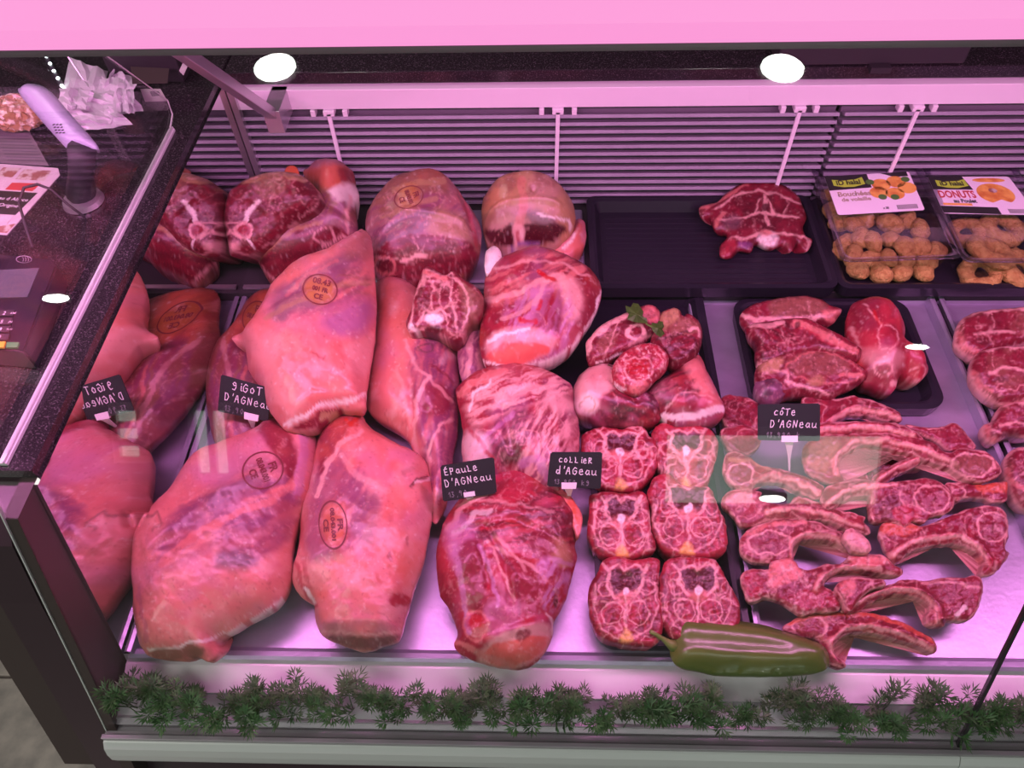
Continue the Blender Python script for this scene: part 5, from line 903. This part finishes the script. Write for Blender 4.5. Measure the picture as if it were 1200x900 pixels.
# ================================================================== THINGS ON THE GRANITE COUNTER AT THE LEFT
G = .2796
def flat(name, label, cat, q, m, th=.0006, z=G, parent=None, nm=None):
    c = [onz(x, y, z+th) for x, y in q]; b = bmesh.new()
    A_ = [b.verts.new(p) for p in c]; B_ = [b.verts.new((p[0], p[1], z+.0001)) for p in c]; b.faces.new(A_); b.faces.new(B_[::-1])
    for i in range(len(A_)): b.faces.new((A_[i], A_[(i+1) % len(A_)], B_[(i+1) % len(A_)], B_[i]))
    o = obj(name, b, m if not isinstance(m, str) else M[m], parent)
    if label: tag(o, label, cat)
    return o
# recipe leaflet
q = [(-28, 196), (2, 192), (68, 197), (70, 205), (8, 275), (-40, 272)]
lf = flat('leaflet', 'printed leaflet with meat pictures lying at the left edge of the counter', 'leaflet', q, 'paper', .0012)
def patch(par, pts, m, z, nm='picture'): flat(nm, None, None, pts, m, .0002, z, par)
zt = G+.0012
patch(lf, [(4, 196), (25, 197), (14, 208), (-6, 206)], 'print_photo', zt); patch(lf, [(28, 198), (60, 200), (52, 212), (18, 210)], 'print_photo', zt); patch(lf, [(14, 214), (48, 215), (38, 224), (6, 222)], 'print_red', zt)
patch(lf, [(-20, 222), (44, 226), (18, 252), (-40, 248)], 'print_black', zt, 'dark_panel'); patch(lf, [(0, 251), (16, 252), (8, 263), (-8, 262)], 'paper', zt+.0003, 'pale_square'); patch(lf, [(-6, 266), (18, 262), (8, 273), (-20, 271)], 'print_photo', zt)
b = bmesh.new(); p = onz(12, 233, zt+.0004)
for k, s in enumerate(('Veau d Alsace', 'Boeuf Origine')): text_bm(s, .009, b, Matrix.Translation((p[0]-.008*k, p[1]-.012*k, zt+.0004)) @ Matrix.Rotation(-.12, 4, 'Z'))
obj('lettering', b, M['label_white'], lf)
# grey notice
nt = flat('notice_sheet', 'grey printed notice sheet above the leaflet', 'paper', [(-20, 150), (34, 153), (57, 194), (-10, 190)], mat('grey_sheet', (.20, .17, .18), .7), .0008)
b = bmesh.new()
for k in range(9):
    a, c = onz(-8+k*2.2, 158+k*3.6, G+.001), onz(34+k*2.2, 159+k*3.6, G+.001)
    v = [b.verts.new(x) for x in (a, c, c+np.array([0, -.0022, 0]), a+np.array([0, -.0022, 0]))]; b.faces.new(v)
obj('text_lines', b, M['print_grey'], nt)
# scanner
sc_ = thing('hand_scanner', 'pale lavender hand scanner upright in a black stand behind the leaflet', 'scanner', tuple(onz(95, 235, G)))
sq = [(24, 112), (26, 102), (36, 98), (50, 101), (62, 110), (75, 125), (113, 170), (104, 174), (85, 176), (76, 172)]
slab('shell', sq, G+.10, .012, .018, s=2.5, base=np.array([.60, .58, .70]), material='meat', parent=sc_, jag=0, rough=0, edge=8, tilt=(0, .5)).data.materials.clear()
sc_.children[0].data.materials.append(M['lavender'])
b = bmesh.new(); sh = sc_.children[0]
for i in range(4):
    for j in range(3):
        c = Vector(onz(63+j*4+i*1.2, 146+i*3.2, G+.13)); bmesh.ops.create_circle(b, cap_ends=True, segments=8, radius=.0016, matrix=Matrix.Translation(c))
drop(b, sh, .0008); obj('speaker_hole', b, M['print_black'], sh)
b = bmesh.new(); tube(b, [onz(96, 176, G+.085), onz(95, 200, G+.05), onz(95, 228, G+.008)], [.016, .014, .018], 14); obj('stand', b, M['black_matte'], sc_, smooth=True)
b = bmesh.new(); bmesh.ops.create_cone(b, cap_ends=True, segments=32, radius1=.026, radius2=.024, depth=.006, matrix=Matrix.Translation(Vector(onz(97, 234, G+.004)))); obj('foot', b, M['steel_plain'], sc_)
# crumpled receipts
rp = thing('crumpled_receipts', 'heap of crumpled white till receipts behind the scanner', 'receipts', tuple(onz(115, 130, G)))
rr = random.Random(3)
for k, (cx, cy, sx, sy, an) in enumerate(((98, 100, 24, 26, .3), (125, 108, 28, 16, -.2), (140, 100, 18, 14, .5), (110, 128, 34, 16, .15), (132, 122, 28, 14, -.4), (118, 140, 30, 10, -.3), (88, 116, 20, 12, .1), (145, 118, 12, 14, 0))):
    b = bmesh.new(); g = {}; z0 = G+.004+.004*k
    for i in range(8):
        for j in range(6):
            u, v = i/7*2-1, j/5*2-1; x = cx+(u*math.cos(an)-v*math.sin(an))*sx; y = cy+(u*math.sin(an)+v*math.cos(an))*sy
            z = z0+.010*abs(math.sin(u*3.1+k))+rr.uniform(0, .010)
            g[i, j] = b.verts.new(onz(x+rr.uniform(-1.5, 1.5), y+rr.uniform(-1.5, 1.5), z))
    for i in range(7):
        for j in range(5):
            b.faces.new((g[i, j], g[i+1, j], g[i+1, j+1])); b.faces.new((g[i, j], g[i+1, j+1], g[i, j+1]))
    obj('receipt', b, M['label_white'], rp)
b = bmesh.new(); p = onz(98, 94, G+.045); tube(b, [p, p+np.array([-.012, .01, .03])], .0012, 5); tag(obj('receipt_spike', b, M['steel_plain']), 'thin metal spike standing in the crumpled receipts', 'spike')
# cellophane, box, device
b = bmesh.new(); p = Vector(onz(20, 132, G+.022)); bmesh.ops.create_icosphere(b, subdivisions=4, radius=1, matrix=Matrix.Translation(p) @ Matrix.Diagonal((.045, .03, .02, 1)))
for v in b.verts: v.co += Vector((rr.uniform(-1, 1), rr.uniform(-1, 1), rr.uniform(-1, 1)))*.004
tag(obj('wrapped_sweets', b, M['amber']), 'crinkled amber cellophane bag left of the scanner', 'bag')
cb = thing('card_box', 'open black box with a white sticker at the back of the counter', 'box', tuple(onz(185, 95, G)))
b = bmesh.new(); p = onz(182, 85, G); box(b, (p[0]-.055, p[1]-.03, G), (p[0]+.055, p[1]+.04, G+.05), bev=.003); obj('box_body', b, M['black_matte'], cb)
flat('box_tray', None, None, [(153, 78), (198, 80), (196, 97), (155, 98)], 'panel_brown', .0008, G+.0505, cb)
flat('sticker', None, None, [(217, 67), (222, 72), (215, 88), (210, 83)], 'paper', .0008, G+.0505, cb)
bd = flat('paper_slip', 'small white slip in front of the black box', 'paper', [(164, 104), (188, 104), (196, 118), (170, 119)], 'paper', .0006)
patch(bd, [(175, 107), (186, 107), (189, 112), (178, 113)], 'print_grey', G+.0006, 'print')
# card terminal
ct = thing('card_terminal', 'black card terminal with keypad at the left edge of the counter', 'card terminal', tuple(onz(20, 380, G)))
def plate(nm, q, z0, z1, m, par=ct, bev=0):
    b = bmesh.new(); A_ = [b.verts.new(onz(x, y, z1)) for x, y in q]; B_ = [b.verts.new((v.co.x, v.co.y, z0)) for v in A_]; b.faces.new(A_); b.faces.new(B_[::-1])
    for i in range(len(A_)): b.faces.new((A_[i], A_[(i+1) % len(A_)], B_[(i+1) % len(A_)], B_[i]))
    if bev: bmesh.ops.bevel(b, geom=b.edges[:], offset=bev, segments=2, affect='EDGES')
    return obj(nm, b, M[m], par)
plate('terminal_body', [(-60, 300), (-30, 294), (60, 303), (66, 312), (28, 412), (-75, 402)], G, G+.03, 'black_plastic', bev=.002)
plate('screen', [(-40, 318), (46, 314), (32, 348), (-50, 350)], G+.0301, G+.0306, 'lcd')
b = bmesh.new(); ps = [onz(28+9*math.cos(a), 304+4*math.sin(a), G+.0306) for a in np.linspace(0, 2*math.pi, 25)]; tube(b, ps, .0004, 3)
for k in range(3): tube(b, [onz(26+k*3+1.5*math.cos(a), 304+2.5*math.sin(a), G+.0306) for a in np.linspace(-1.2, 1.2, 7)], .0004, 3)
obj('contactless_symbol', b, M['chalk_grey'], ct)
for k, (s, s2, x, y) in enumerate((('2', 'ABC', 5, 367), ('5', 'JKL', 2, 377), ('8', 'TUV', 0, 386), ('0', '', -1, 395))):
    kb = plate('key', [(x-14, y-4), (x+12, y-4), (x+10, y+3), (x-16, y+3)], G+.0301, G+.0325, 'black_matte')
    b = bmesh.new(); p = onz(x, y, G+.0327); text_bm(s, .007, b, Matrix.Translation((p[0], p[1], G+.0327)));
    if s2: text_bm(s2, .0035, b, Matrix.Translation((p[0]+.010, p[1], G+.0327)))
    obj('digit', b, M['chalk'], kb)
plate('key', [(-12, 400), (6, 400), (4, 407), (-14, 407)], G+.0301, G+.0325, 'key_yellow'); plate('key', [(8, 401), (22, 401), (20, 407), (7, 407)], G+.0301, G+.0325, 'key_green')
b = bmesh.new(); tube(b, [onz(x, y, z) for x, y, z in ((38, 290, G+.01), (30, 265, G+.02), (22, 238, G+.035), (28, 220, G+.045), (44, 216, G+.045), (60, 222, G+.04), (80, 240, G+.02), (100, 255, G+.005))], .0018, 6); tag(obj('cable', b, M['black_matte'], smooth=True), 'thin black cable looping from the card terminal to the scanner foot', 'cable')
ls = thing('light_string', 'row of tiny white lights running behind the receipts', 'lights', tuple(onz(63, 84, G)))
for k in range(5):
    b = bmesh.new(); bmesh.ops.create_icosphere(b, subdivisions=1, radius=.0028, matrix=Matrix.Translation(Vector(onz(54+k*4.6, 66+k*8.6, G+.012)))); obj('bulb', b, M['led'], ls)
b = bmesh.new(); tube(b, [onz(50, 58, G+.008), onz(73, 102, G+.008)], .004, 6); obj('strip', b, M['lcd'], ls)
# ================================================================== put every top-level mesh's origin at its base
bpy.context.view_layer.update()
for o in list(bpy.data.objects):
    if o.parent is None and o.type == 'MESH' and o.data.users == 1 and o.location.length == 0:
        n = len(o.data.vertices); co = np.empty(n*3); o.data.vertices.foreach_get('co', co); co = co.reshape(-1, 3)
        c = np.array([(co[:, 0].min()+co[:, 0].max())/2, (co[:, 1].min()+co[:, 1].max())/2, co[:, 2].min()])
        o.data.vertices.foreach_set('co', (co-c).ravel()); o.data.update(); o.location = c
        for ch in o.children: ch.matrix_parent_inverse = Matrix.Translation(-Vector(c))
print('meat triangles', TRI)
